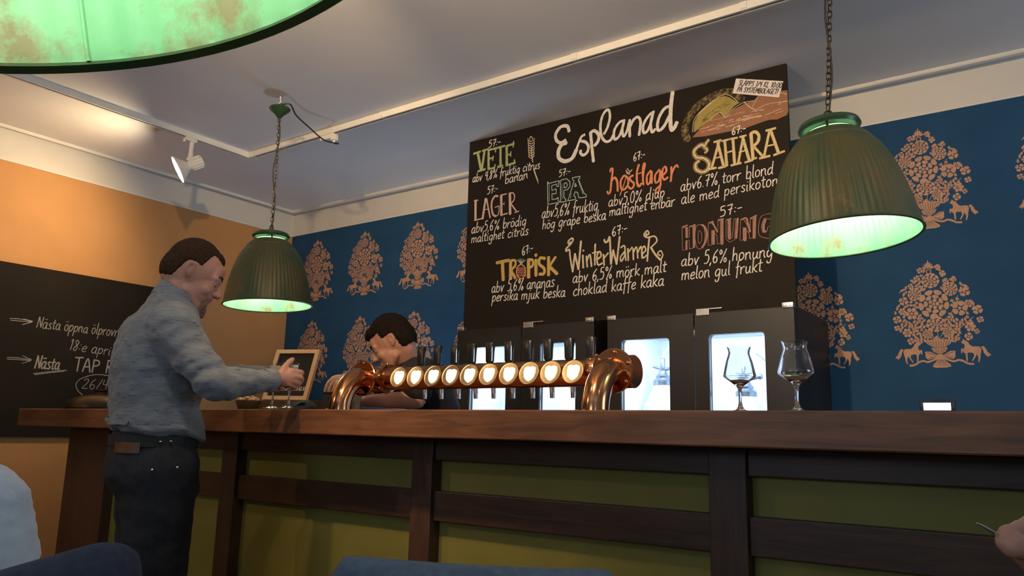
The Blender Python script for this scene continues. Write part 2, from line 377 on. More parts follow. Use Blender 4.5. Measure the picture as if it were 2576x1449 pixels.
def fuse(mb, voxel, it=6, fac=.5):
    me = mb.mesh('tmp'); fix_normals(me); o = bpy.data.objects.new('tmp', me); COL.objects.link(o)
    r = o.modifiers.new('r', 'REMESH'); r.mode = 'VOXEL'; r.voxel_size = voxel
    if it:
        sm = o.modifiers.new('s', 'SMOOTH'); sm.iterations = it; sm.factor = fac
    dg = bpy.context.evaluated_depsgraph_get(); dg.update()
    out = bpy.data.meshes.new_from_object(o.evaluated_get(dg)); bpy.data.objects.remove(o); bpy.data.meshes.remove(me)
    return out
def displace(me, fn):
    """move every vertex along its normal by fn(co)"""
    n = len(me.vertices); co = np.empty(n*3); no = np.empty(n*3)
    me.vertices.foreach_get('co', co); me.vertices.foreach_get('normal', no); co = co.reshape(-1, 3); no = no.reshape(-1, 3)
    d = np.array([fn(Vector(c)) for c in co]); co += no*d[:, None]
    me.vertices.foreach_set('co', co.ravel()); me.update()
def wrinkle(me, amp, sc, stretch=(1, 1, 1)):
    def f(p):
        c = Vector((p.x*sc*stretch[0], p.y*sc*stretch[1], p.z*sc*stretch[2])); return amp*(noise.noise(c)+.5*noise.noise(c*2.1))
    displace(me, f)

# ================================================================== THE SETTING
FZ = 2.635      # top of wallpaper / ochre paint, white frieze above
def room():
    t = .12
    struct('floor', MB().box((XL-t, YF-t, -.1), (XR+t, YB+t, 0)), 'floor', smooth=False)
    struct('ceiling', MB().box((XL-t, YF-t, CEIL), (XR+t, YB+t, CEIL+.12)), 'ceil', smooth=False)
    # left wall: ochre paint below, white frieze above
    mb = MB().box((XL-t, YF-t, 0), (XL, YB+t, FZ), 0).box((XL-t, YF-t, FZ), (XL, YB+t, CEIL), 1)
    struct('wall_left', mb, ['ochre', 'white_wall'], smooth=False)
    struct('trim_1', MB().box((XL, YF, FZ-.006), (XL+.006, YB, FZ+.006)), 'trim', smooth=False)
    # beads on the ceiling along both walls
    def bead(a, b, nrm):
        a = Vector(a); b = Vector(b); n = Vector(nrm); mb = MB(); ring = [(0, 0), (0, -.012), (.004, -.018), (.012, -.018), (.016, -.012), (.016, 0)]
        r1 = [a+n*x+Vector((0, 0, z)) for x, z in ring]; r2 = [b+n*x+Vector((0, 0, z)) for x, z in ring]
        mb.loft([r1, r2]); return mb
    struct('trim_2', bead((XL+.062, YF, CEIL), (XL+.062, YB-.062, CEIL), (1, 0, 0)), 'trim', smooth=False)
    struct('trim_3', bead((XL+.062, YB-.062, CEIL), (XR, YB-.062, CEIL), (0, -1, 0)), 'trim', smooth=False)
    # right and front walls with windows (behind the camera)
    def wall_with_windows(name, along, lo, hi, fixed, thick, wins, inward):
        mb = MB(); zs0, zs1 = .8, 2.3
        def bx(a0, a1, z0, z1, mi):
            if along == 'x': mb.box((a0, min(fixed, fixed+thick), z0), (a1, max(fixed, fixed+thick), z1), mi)
            else: mb.box((min(fixed, fixed+thick), a0, z0), (max(fixed, fixed+thick), a1, z1), mi)
        cur = lo
        for a0, a1 in wins:
            bx(cur, a0, 0, CEIL, 0); bx(a0, a1, 0, zs0, 0); bx(a0, a1, zs1, CEIL, 0); cur = a1
        bx(cur, hi, 0, CEIL, 0)
        return struct(name, mb, ['white_wall'], smooth=False)
    w1 = [(-2.6, -1.2), (.2, 1.6)]
    wall_with_windows('wall_front', 'x', XL, XR, YF, -.12, w1, 1)
    wall_with_windows('wall_right', 'y', YF, YB, XR, .12, [(2.2, 3.6)], -1)
    n = 1
    for a0, a1 in w1:
        mb = MB()
        for x in (a0, (a0+a1)/2-.03, a1-.06): mb.box((x, YF-.09, .8), (x+.06, YF-.04, 2.3))
        for z in (.8, 1.75, 2.24): mb.box((a0, YF-.089, z), (a1, YF-.041, z+.06))
        w = struct('window_%d' % n, mb, 'trim', smooth=False); n += 1
        obj('pane', MB().box((a0, YF-.067, .8), (a1, YF-.063, 2.3)), 'pane', w, smooth=False)
    mb = MB()
    for y in (2.2, 2.87, 3.54): mb.box((XR+.04, y, .8), (XR+.09, y+.06, 2.3))
    for z in (.8, 1.75, 2.24): mb.box((XR+.041, 2.2, z), (XR+.089, 3.6, z+.06))
    w = struct('window_%d' % n, mb, 'trim', smooth=False)
    obj('pane', MB().box((XR+.063, 2.2, .8), (XR+.067, 3.6, 2.3)), 'pane', w, smooth=False)

# ---- wallpaper motif: a tree of flowers in an urn between two horses (flat print)
def motif():
    random.seed(11)
    V = []; F = []; MI = []
    KX, KZ = .38/795, .50/930
    def T(x, y): return ((x-1785)*KX, (1035-y)*KZ)
    def poly(pts, mi=0):
        o = len(V); V.extend([(p[0], p[1], mi) for p in pts]); F.append(tuple(range(o, o+len(pts)))); MI.append(mi)
    def el(cx, cy, a, b, rot=0, n=10, mi=0, sharp=0):
        pts = []
        for k in range(n):
            t = 2*PI*k/n; x = a*math.cos(t); y = b*math.sin(t)*(1-sharp*abs(math.cos(t)))
            pts.append(T(cx+x*math.cos(rot)-y*math.sin(rot), cy+x*math.sin(rot)+y*math.cos(rot)))
        poly(pts, mi)
    def stroke(pts, w, mi=0):
        P, _ = catmull([Vector((p[0], p[1], 0)) for p in pts], [0]*len(pts), 4)
        for i in range(len(P)-1):
            a, b = P[i], P[i+1]; d = (b-a)
            if d.length < 1e-6: continue
            nn = Vector((-d.y, d.x, 0)).normalized()*w/2
            poly([T(*(a+nn)[:2]), T(*(b+nn)[:2]), T(*(b-nn)[:2]), T(*(a-nn)[:2])], mi)
    def petals(cx, cy, r, n, r0, r1, ph=0, sq=1.0, gap=.88):
        for k in range(n):
            a = 2*PI*k/n+ph; rm = (r0+r1)/2*r; wd = PI*rm/n*gap
            L = (r1-r0)/2*r
            pts = []
            for q in range(9):
                t = 2*PI*q/9; lx = L*math.cos(t); ly = wd*math.sin(t)*(1+.28*math.cos(t))
                X = rm+lx; pts.append(T(cx+X*math.cos(a)-ly*math.sin(a), cy+sq*(X*math.sin(a)+ly*math.cos(a))))
            poly(pts)
    def rose(cx, cy, r, sq=.95):
        petals(cx, cy, r, 9, .68, 1.06, .2, sq, .96); petals(cx, cy, r, 7, .38, .68, .5, sq, .95); petals(cx, cy, r, 5, .13, .38, 0, sq, .92); el(cx, cy, r*.11, r*.11*sq)
    def daisy(cx, cy, r, n=5, sq=.95, ph=0):
        petals(cx, cy, r, n, .30, 1.05, ph, sq, .97); el(cx, cy, r*.22, r*.22)
    def leaf(cx, cy, a, L=18, w=7): el(cx+L*math.cos(a), cy+L*math.sin(a), L, w, a, 8, 0, .45)
    used = []
    def put(f, *a):
        f(*a); used.append((a[0], a[1], a[2]*1.08))
    put(rose, 1790, 490, 125); put(rose, 1776, 285, 74, .85); put(rose, 1630, 395, 58); put(rose, 1940, 370, 60)
    put(daisy, 2005, 540, 64); put(daisy, 1595, 562, 56, 6); put(rose, 1800, 665, 84, .75); put(rose, 1720, 747, 44); put(rose, 1898, 742, 46)
    for x, y, r in ((2080, 505, 36), (1512, 540, 33), (2080, 700, 44), (1545, 727, 42)): put(daisy, x, y, r, 6)
    for x, y, r in ((1530, 448, 42), (2055, 402, 46), (2148, 560, 44), (1462, 608, 38), (2165, 645, 30), (1457, 682, 27)): put(daisy, x, y, r, 4, .85, .5)
    for x, y, r in ((1690, 188, 25), (1846, 172, 25), (1660, 258, 28), (1885, 232, 28), (1975, 290, 23), (1602, 322, 25), (2130, 742, 22), (2060, 782, 33), (1570, 802, 30), (1905, 300, 27), (1665, 325, 25)): put(daisy, x, y, r, 4, 1, .3)
    # top sprig
    for k in range(7):
        a = -PI/2+(k-3)*.5; leaf(1766, 165, a, 22+8*(k == 3)+2, 8)
    el(1768, 205, 24, 26); used.append((1768, 205, 30)); el(1768, 205, 15, 17, mi=1); el(1768, 207, 8, 11)
    # leaves filling the crown, mirrored
    def inside(x, y):
        if y < 150 or y > 815: return False
        if y < 330: w = 60+(y-150)*1.0
        elif y < 600: w = 240+(y-330)*.52
        else: w = 380-(y-600)*.62
        return abs(x-1800) < w
    tries = 0
    while tries < 7000:
        tries += 1
        x = random.uniform(1440, 1800); y = random.uniform(150, 815)
        if not inside(x, y): continue
        r = 19
        if any((x-a)**2+(y-b)**2 < (c+r*.50)**2 for a, b, c in used): continue
        used.append((x, y, r*.72))
        ang = math.atan2(y-830, x-1800)+random.choice((-.7, 0, .7))
        for xx, aa in ((x, ang), (3588-x, PI-ang)):
            for dq in (-.75, 0, .75): leaf(xx-9*math.cos(aa), y-9*math.sin(aa), aa+dq, 13, 6.2)
        used.append((3588-x, y, r*.72))
    # curved stems under the crown
    for q in ([(1800, 800), (1700, 700), (1610, 480)], [(1810, 800), (1900, 650), (2000, 430)], [(1798, 800), (1660, 740), (1500, 620)], [(1815, 800), (1950, 740), (2110, 620)], [(1806, 800), (1806, 720)]): stroke(q, 5)
    # urn
    poly([T(1690, 800), T(1925, 800), T(1905, 838), T(1860, 862), T(1765, 862), T(1715, 838)])
    for k in range(9): stroke([(1712+k*24, 806), (1740+k*17, 856)], 4, 1)
    poly([T(1742, 866), T(1880, 866), T(1862, 900), T(1832, 916), T(1790, 916), T(1758, 900)])
    for k in range(7): stroke([(1760+k*17, 870), (1780+k*10, 912)], 3, 1)
    poly([T(1795, 920), T(1832, 920), T(1836, 965), T(1895, 1012), T(1898, 1028), T(1860, 1036), T(1770, 1036), T(1745, 1028), T(1748, 1012), T(1792, 965)])
    for k in range(6): stroke([(1802+k*5, 970), (1765+k*23, 1022)], 3, 1)
    # bow and ribbons
    for s in (-1, 1):
        def X(x): return 1814+s*(x-1814)
        poly([T(X(1826), 935), T(X(1900), 897), T(X(1942), 897), T(X(1938), 950), T(X(1918), 966), T(X(1832), 948)])
        stroke([(X(1850), 930), (X(1925), 905)], 4, 1); stroke([(X(1850), 940), (X(1915), 955)], 4, 1)
        stroke([(X(1835), 955), (X(1920), 985), (X(1960), 975), (X(2000), 985), (X(2040), 1008), (X(2085), 1012)], 17)
    el(1814, 938, 14, 18)
    # horses
    hp = [(2012, 800), (2024, 812), (2050, 828), (2060, 850), (2085, 868), (2120, 868), (2140, 870), (2152, 890), (2150, 912), (2142, 938), (2140, 965), (2128, 998), (2118, 998), (2124, 960), (2112, 930), (2100, 955), (2078, 988), (2068, 985), (2092, 945), (2088, 922), (2050, 915), (2038, 925), (2038, 985), (2026, 985), (2022, 925), (2005, 912), (1998, 898), (1996, 925), (1986, 915), (1990, 880), (2012, 884), (2020, 868), (2018, 845), (1998, 836), (1994, 826), (2008, 815)]
    tail = [(2148, 872), (2172, 866), (2190, 890), (2200, 915), (2222, 935), (2226, 950), (2205, 945), (2208, 962), (2185, 945), (2172, 925), (2164, 895)]
    for s in (-1, 1):
        def XX(x): return x if s > 0 else 3650-x
        poly([T(XX(x), y) for x, y in hp]); poly([T(XX(x), y) for x, y in tail])
    # two small birds
    for s in (-1, 1):
        def XX(x): return x if s > 0 else 3590-x
        el(XX(2065), 352, 22, 10, .35*s); stroke([(XX(2080), 358), (XX(2096), 374)], 6); el(XX(2046), 345, 9, 9)
    return V, F, MI
def back_wall():
    t = .12
    mb = MB().box((XL-t, YB, 0), (XR+t, YB+t, FZ), 0).box((XL-t, YB, FZ), (XR+t, YB+t, CEIL), 1)
    V, F, MI = motif()
    for c in range(-6, 9):
        cx = -.487-.5395*c
        if cx < XL+.0 or cx > XR: continue
        for row in range(0, 4):
            z0 = 2.069-row*.651
            if z0 < .75: continue
            vs = [(max(cx+x, XL+.001), 0, z0+z) for x, z, mi in V]
            for fi, f in enumerate(F):
                for q in f: vs[q] = (vs[q][0], YB-.0005-fi*5e-7-(.0004 if MI[fi] else 0), vs[q][2])
            o = len(mb.v); mb.v.extend(vs); mb.f.extend([tuple(i+o for i in f) for f in F]); mb.m.extend([2 if m == 0 else 0 for m in MI])
    struct('wall_back', mb, ['blue', 'white_wall', 'copper_print'], smooth=False, normals=False)
    struct('trim_4', MB().box((XL, YB-.005, FZ-.004), (XR, YB, FZ+.004)), 'trim', smooth=False)
room(); back_wall()

# ================================================================== CEILING TRACK, SPOTS
TZ = CEIL-.035; TX = -4.215; TY = 2.895; TY2 = .75
def track():
    r = thing('lighting_track', 'white L shaped lighting track around the corner of the ceiling', 'light track', (TX, TY, CEIL))
    w = .018
    def rail(a, b):   # axis aligned run with a groove underneath
        mb = MB()
        if a[0] == b[0]:
            x = a[0]; y0, y1 = sorted((a[1], b[1]))
            mb.box((x-w, y0, TZ), (x-.008, y1, CEIL)).box((x+.008, y0, TZ), (x+w, y1, CEIL)).box((x-.008, y0, TZ+.018), (x+.008, y1, CEIL)).box((x-.0078, y0, TZ+.012), (x+.0078, y1, TZ+.018), 1)
        else:
            y = a[1]; x0, x1 = sorted((a[0], b[0]))
            mb.box((x0, y-w, TZ), (x1, y-.008, CEIL)).box((x0, y+.008, TZ), (x1, y+w, CEIL)).box((x0, y-.008, TZ+.018), (x1, y+.008, CEIL)).box((x0, y-.0078, TZ+.012), (x1, y+.0078, TZ+.018), 1)
        return mb
    wpart('rail', rail((TX, TY-.06), (TX, YF+.3)), ['white_paint', 'groove'], r, smooth=False)
    wpart('rail', rail((TX+.06, TY), (1.9, TY)), ['white_paint', 'groove'], r, smooth=False)
    wpart('corner_connector', MB().box((TX-w-.001, TY-.06, TZ-.001), (TX+w+.001, TY+w+.001, CEIL)).box((TX+w, TY-w-.001, TZ-.001), (TX+.06, TY+w+.001, CEIL)), 'white_paint', r, smooth=False)
    for a in (-3.86, -3.0, -1.75, -.95):
        wpart('clip', MB().box((a-.015, TY-w-.004, TZ+.006), (a+.015, TY+w+.004, CEIL)), 'white_paint', r, smooth=False)
    wpart('clip', MB().box((TX-w-.004, 2.66, TZ+.006), (TX+w+.004, 2.69, CEIL)), 'white_paint', r, smooth=False)
    r2 = thing('lighting_track', 'straight white lighting track on the ceiling over the guests', 'light track', (-.5, TY2, CEIL))
    wpart('rail', rail((-2.2, TY2), (1.4, TY2)), ['white_paint', 'groove'], r2, smooth=False)
track()

def spotlight(label, x, y, aim, power, along, drop=.125, size=.09, lampcol=(1, .68, .35), ang=150):
    """track spot: adapter, arm, finned body, reflector and lit lens; its light leaves the mouth"""
    r = thing('track_spotlight', label, 'spotlight', (x, y, TZ), None, 'white track spotlights')
    ax = Vector((1, 0, 0)) if along == 'x' else Vector((0, 1, 0))
    mb = MB()
    p = Vector((0, 0, 0)); hx = ax*.05; wx = Vector((abs(ax.y), abs(ax.x), 0))*.017
    lo = -hx-wx; hi = hx*.5+wx
    mb.box((lo.x, lo.y, -.022), (hi.x, hi.y, 0), 0, .004); mb.cyl(-hx+Vector((0, 0, -.020)), -hx+Vector((0, 0, -.034)), .009)
    obj('adapter', mb, 'white_paint', r)
    A = Vector(aim).normalized()
    side = A.cross(Vector((0, 0, 1))).normalized(); upv = side.cross(A)
    pivot = Vector((0, 0, -.022-drop*.5)); C = pivot - Vector((0, 0, drop*.42)) - A*.005
    mb = MB(); mb.cyl((0, 0, -.02), pivot, .014, .013, 12); mb.cyl(pivot, C+upv*.03, .013, .012, 12); mb.ell(pivot, (.016, .016, .016))
    obj('arm', mb, 'white_paint', r)
    mb = MB(); mb.lathe([(0, -.075), (.034, -.075), (.037, -.07), (.037, -.005), (.030, .0), (.026, .012), (0, .012)], C, A, 28)
    for k in range(14):
        a = 2*PI*k/14; d = side*math.cos(a)+upv*math.sin(a); t = A.cross(d)
        q = [C+d*.036-A*.070-t*.002, C+d*.036-A*.008-t*.002, C+d*.042-A*.010-t*.002, C+d*.042-A*.066-t*.002]
        mb.prism(q, t*.004)
    obj('body', mb, 'white_paint', r)
    R = size*.5; mo = C+A*.075
    mb = MB(); mb.lathe([(.026, .010), (R*.78, .045), (R+.012, .070), (R+.013, .078), (R+.009, .078), (R*.74, .047), (.020, .014)], C, A, 32)
    obj('reflector', mb, 'white_paint', r)
    mb = MB(); mb.lathe([(0, .064), (R*.55, .063), (R+.004, .069), (R+.004, .072), (R*.55, .073), (0, .074)], C, A, 28)
    obj('lens', mb, 'spot_lens', r)
    lamp('SPOT', 'spot_light', Vector((x, y, TZ))+C+A*.085, power, lampcol, A, spot_size=math.radians(ang), spot_blend=.9, shadow_soft_size=.035)
    return r
spotlight('white track spotlight shining at the ochre wall left of the nearer pendant chain', TX, 2.49, (-.45, -.74, -.50), 60, 'y', drop=.16, size=.145, ang=172)
spotlight('white track spotlight on the straight track, aimed at the blackboard menu', -1.30, TY2, (-.16, .85, -.28), 150, 'x', ang=100)
spotlight('white track spotlight on the straight track, aimed high at the far left corner', -1.60, TY2, (-.64, .74, .05), 190, 'x', ang=46)
spotlight('white track spotlight on the straight track, aimed at the blue wallpaper', .60, TY2, (-.10, .88, -.20), 88, 'x', ang=92)
spotlight('white track spotlight near the table on the left run of track', TX, .35, (-.60, .35, -.10), 6, 'y', ang=150)
spotlight('white track spotlight farthest along the left run of track, aimed at the bar front', TX, -1.1, (.44, .74, -.56), 40, 'y', ang=60)
spotlight('white track spotlight leftmost on the straight track, aimed down at the bar', -2.1, TY2, (.10, .50, -.86), 55, 'x', ang=42)

# ================================================================== PENDANT LAMPS
def chain_links(mb, pts, L=.026, w=.0075, r=.0022):
    P = [Vector(p) for p in pts]; tot = sum((P[i+1]-P[i]).length for i in range(len(P)-1)); n = max(2, int(tot/(L-2*r-.001)))
    def at(s):
        for i in range(len(P)-1):
            l = (P[i+1]-P[i]).length
            if s <= l or i == len(P)-2: return P[i]+(P[i+1]-P[i])*(s/l)
            s -= l
    for k in range(n):
        a = at(tot*k/n); b = at(tot*(k+1)/n); c = (a+b)/2; d = (b-a).normalized(); o1 = d.orthogonal().normalized()
        u = o1 if k % 2 else d.cross(o1); h = L/2-w
        pl = []
        for q in range(12):
            t = 2*PI*q/12; pl.append(c+u*(w*math.cos(t))+d*(w*math.sin(t)+(h if math.sin(t) > 0 else -h)))
        mb.tube(pl, r, 6, closed=True)
def pendant(label, rim, hook, tilt, R=.22, power=4.0, canopy=None, cable=None, seam=None):
    """rim: centre of the mouth; hook: ceiling point; tilt: unit axis of the shade pointing up"""
    A = Vector(tilt).normalized(); K = R/.225; rim = Vector(rim)
    r = thing('pendant_lamp', label, 'pendant lamp', rim, None, 'green enamel pendant lamps on chains')
    prof = [(.225, 0), (.222, .012), (.214, .055), (.202, .115), (.180, .195), (.153, .262), (.128, .300), (.122, .306), (.121, .312), (.100, .334), (.088, .342)]
    prof = [(a*K, b*K) for a, b in prof]
    def rib(rr, h, a, i):
        t = 1-abs(h-.15*K)/(.16*K)
        return rr + (max(0, t)**.5)*.0013*K*math.cos(a*64) if 0 < h < .305*K else rr
    mb = MB(); n = 320
    # outer surface densified
    pp, _ = catmull([Vector((a, b, 0)) for a, b in prof], [0]*len(prof), 4); pp = [(p.x, p.y) for p in pp]
    mb.lathe(pp, (0, 0, 0), A, n, 0, rib)
    inn = [(max(a-.004, .01), b) for a, b in pp]
    mb.lathe(inn, (0, 0, 0), A, n, 1, rib)
    mb.lathe([(pp[0][0], 0), (pp[0][0]+.003, -.003), (pp[0][0]-.001, -.006), (inn[0][0]-.002, -.003), (inn[0][0], 0)], (0, 0, 0), A, 96, 2)
    mb.lathe([pp[-1], inn[-1]], (0, 0, 0), A, 48, 0)
    sh = obj('shade', mb, ['shade_out', 'shade_in', 'shade_out'], r, ang=60)
    q = A.to_track_quat('Z', 'Y')
    sa = 2.2
    if seam: d_ = q.inverted() @ (onZ(seam[0], seam[1], rim.z)-rim); sa = math.atan2(d_.y, d_.x)
    sp = [q @ Vector((max(a-.0045, .01)*math.cos(sa), max(a-.0045, .01)*math.sin(sa), b)) for a, b in pp[:-4]]
    obj('seam', MB().tube(sp, .0015, 6), 'shade_in', r)
    # cap floating over the open top of the shade
    c0 = .352*K
    mb = MB(); mb.lathe([(0, c0), (.070*K, c0+.002), (.090*K, c0+.006), (.096*K, c0+.016), (.092*K, c0+.028), (.07*K, c0+.036), (.03*K, c0+.040), (.018, c0+.046), (0, c0+.046)], (0, 0, 0), A, 48); mb.lathe([(.008, c0-.0006), (.072*K, c0+.0012)], (0, 0, 0), A, 48, 1)
    obj('cap', mb, ['hang_green', 'white_paint'], r)
    q = A.to_track_quat('Z', 'Y')
    for k in range(3):
        d = q @ Vector((math.cos(k*2.094+.4), math.sin(k*2.094+.4), 0)); obj('bracket', MB().cyl(A*(.338*K)+d*.086*K, A*(c0+.01)+d*.078*K, .004, n=8), 'iron', r)
    mb = MB(); mb.cyl(A*(c0), A*(.245*K), .024, .022, 20); obj('lamp_holder', mb, 'iron', r)
    mb = MB(); prof2 = [(0, .13), (.018, .132), (.028, .145), (.031, .165), (.026, .195), (.015, .235), (.014, .25)]
    mb.lathe([(a*K, b*K) for a, b in prof2], (0, 0, 0), A, 24); obj('bulb', mb, 'bulb', r)
    lamp('POINT', 'pendant_light', rim+A*(.10*K), power, (1, .99, .92), None, shadow_soft_size=.03)
    top = A*(c0+.045); end = Vector(hook)-rim
    mb = MB(); mb.tube([top+Vector((0, 0, -.006))+Vector((.014*math.cos(t), 0, .018+.018*math.sin(t))) for t in [2*PI*k/14 for k in range(14)]], .0032, 7, closed=True)
    obj('ring', mb, 'iron', r)
    ce = end - Vector((0, 0, .03)) if canopy is None else Vector(canopy)-rim-Vector((0, 0, .045))
    s0 = top+Vector((0, 0, .03)); mid = (s0+ce)/2+Vector((.006, 0, 0))
    mb = MB(); chain_links(mb, [s0, mid, ce]); obj('chain', mb, 'iron', r)
    cab = []
    for k in range(13):
        t = k/12; p = s0.lerp(ce, t); cab.append(p+_R*(.011*math.sin(t*9.5)+.004)-Vector((0, .006, 0)))
    cab[0] = top+Vector((0, 0, -.004))
    mb = MB(); mb.tube(cab, .0032, 7, smooth=3); obj('cord', mb, 'cable', r)
    if canopy is not None:
        c = Vector(canopy)-rim
        mb = MB(); mb.lathe([(.0, .012), (.052, .014), (.056, .008), (.050, -.002), (.022, -.026), (.012, -.04), (0, -.041)], c, (0, 0, 1), 36); obj('canopy', mb, 'hang_green', r)
        mb = MB(); mb.tube([c+Vector((.016*math.cos(t), 0, .024+.016*math.sin(t))) for t in [2*PI*k/14 for k in range(14)]], .0025, 7, closed=True); obj('canopy_ring', mb, 'iron', r)
        mb = MB(); mb.tube([end+Vector((0, 0, 0)), end+Vector((0, 0, -.018)), end+Vector((.008, 0, -.028)), end+Vector((.0, 0, -.040)), end+Vector((-.008, 0, -.032))], .0028, 7, smooth=4); obj('ceiling_hook', mb, 'white_paint', r)
    else:
        mb = MB(); mb.lathe([(.0, .0), (.052, -.002), (.056, -.008), (.022, -.028), (.012, -.034), (0, -.034)], end, (0, 0, 1), 36); obj('canopy', mb, 'hang_green', r)
    if cable:
        mb = MB(); mb.tube([Vector(p)-rim for p in cable], .0042, 8, smooth=8); obj('power_cable', mb, 'cable', r)
        a = Vector(cable[-1])-rim; mb = MB()
        mb.box((a.x-.11, a.y-.017, a.z+.033), (a.x+.005, a.y+.017, a.z+.062), 0, .003); mb.box((a.x-.018, a.y-.016, a.z+.018), (a.x+.016, a.y+.016, a.z+.052), 0, .003)
        mb.cyl(a+Vector((-.002, 0, .022)), a+Vector((-.002, 0, -.004)), .010, .007, 16)
        obj('track_adapter', mb, 'white_paint', r)
    return r
hk = onZ(706, 243, CEIL)
ca = onY(704, 278, hk.y)
adp = Vector((-3.40, TY, TZ-.062))
pendant('green enamel pendant lamp beside the face of the man at the bar', (-3.288, 2.443, 1.690), hk, (-.03, -.02, 1), .22, 2.1, ca,
        [ca+Vector((.01, 0, .03)), ca+Vector((.045, .03, .035)), onY(745, 290, 2.53), onY(775, 318, 2.66), onY(815, 352, 2.78), onY(850, 361, 2.87), adp])
pendant('green enamel pendant lamp in front of the right side of the blackboard menu', (-.523, 2.444, 1.688), (-.515, 2.44, CEIL), (-.075, .02, 1), .22, 2.1)
pendant('lit green pendant lamp seen from below at the top left corner', (-.344, .053, ZC+.22), (-.36, .06, CEIL), (-.091, -.129, 1), .225, 1.15, seam=(205, 160))

# ================================================================== BLACKBOARD WRITING
class Ink:
    """flat chalk strokes lying on a plane; project maps a photo pixel to that plane"""
    def __init__(s, project, nrm): s.pr = project; s.n = Vector(nrm); s.mb = MB(); s.k = 0
    def ribbon(s, P, w, mi=0):
        n = len(P)
        if n < 2: return
        s.k += 1; off0 = .0008+.000012*(s.k % 60); L = []; Rr = []
        for i in range(n):
            off = s.n*(off0+i*4e-6)
            a = P[max(i-1, 0)]; b = P[min(i+1, n-1)]; t = (b-a)
            t = t.normalized() if t.length > 1e-9 else Vector((1, 0, 0))
            nn = t.cross(s.n).normalized()
            ww = w/2*(1+.16*noise.noise(P[i]*60+Vector((s.k, 0, 0))))
            if i == 0: L.append(P[i]-t*ww*.5+nn*ww*.55+off); Rr.append(P[i]-t*ww*.5-nn*ww*.55+off)
            L.append(P[i]+nn*ww+off); Rr.append(P[i]-nn*ww+off)
            if i == n-1: L.append(P[i]+t*ww*.5+nn*ww*.55+off); Rr.append(P[i]+t*ww*.5-nn*ww*.55+off)
        m = len(L); s.mb.add(L+Rr, [(i, i+1, m+i+1, m+i) for i in range(m-1)], mi)
    def px(s, pts, w, mi=0, o=(0, 0), sc=1.0, curve=True):
        """stroke given in pixels of a zoomed crop (origin o, scale sc); w in the same zoomed pixels"""
        P = [s.pr(o[0]+x/sc, o[1]+y/sc) for x, y in pts]
        c = pts[len(pts)//2]; c = (o[0]+c[0]/sc, o[1]+c[1]/sc)
        wm = ((s.pr(c[0]+1, c[1])-s.pr(c[0], c[1])).length + (s.pr(c[0], c[1]+1)-s.pr(c[0], c[1])).length)/2*(w/sc)
        if curve and len(P) > 2: P, _ = catmull(P, [0]*len(P), 5)
        elif len(P) > 1:
            Q = []
            for i in range(len(P)-1):
                for k in range(4): Q.append(P[i].lerp(P[i+1], k/4))
            P = Q+[P[-1]]
        s.ribbon(P, wm, mi)
    def fill(s, pts, mi=0, o=(0, 0), sc=1.0):
        s.k += 1; P = [s.pr(o[0]+x/sc, o[1]+y/sc)+s.n*(.0004+.00001*(s.k % 30)) for x, y in pts]; s.mb.add(P, [tuple(range(len(P)))], mi)
    def text(s, txt, p0, p1, h, w, mi=0, o=(0, 0), sc=1.0, slant=.12, seed=0, bold=.95):
        """a handwritten line from pixel p0 to p1 (baseline), ascender height h"""
        rnd = random.Random(seed+len(txt))
        A = s.pr(o[0]+p0[0]/sc, o[1]+p0[1]/sc); B = s.pr(o[0]+p1[0]/sc, o[1]+p1[1]/sc)
        mx = (p0[0]+p1[0])/2; my = (p0[1]+p1[1])/2
        c = s.pr(o[0]+mx/sc, o[1]+my/sc); u = s.pr(o[0]+mx/sc, o[1]+(my-h)/sc)
        hm = abs(u.z-c.z); d = (B-A)
        adv = sum(GL.get(ch, GL['o'])[0] for ch in txt); kx = d.length/adv; d.normalize(); up = Vector((0, 0, 1)); up = (up-d*up.dot(d)).normalized()
        wm = (s.pr(o[0]+mx/sc, o[1]+my/sc+1)-c).length*(w/sc)*bold
        x = 0
        for ch in txt:
            aw, sts = GL.get(ch, GL['o']); jy = rnd.uniform(-.02, .02); js = rnd.uniform(.95, 1.05)
            for st in sts:
                P = [A + d*((x+px_)*kx + slant*py_*hm) + up*((py_*js+jy)*hm) for px_, py_ in st]
                if len(P) == 1: P = [P[0], P[0]+up*wm*.6]
                if len(P) > 2: P, _ = catmull(P, [0]*len(P), 4)
                s.ribbon(P, wm, mi)
            x += aw
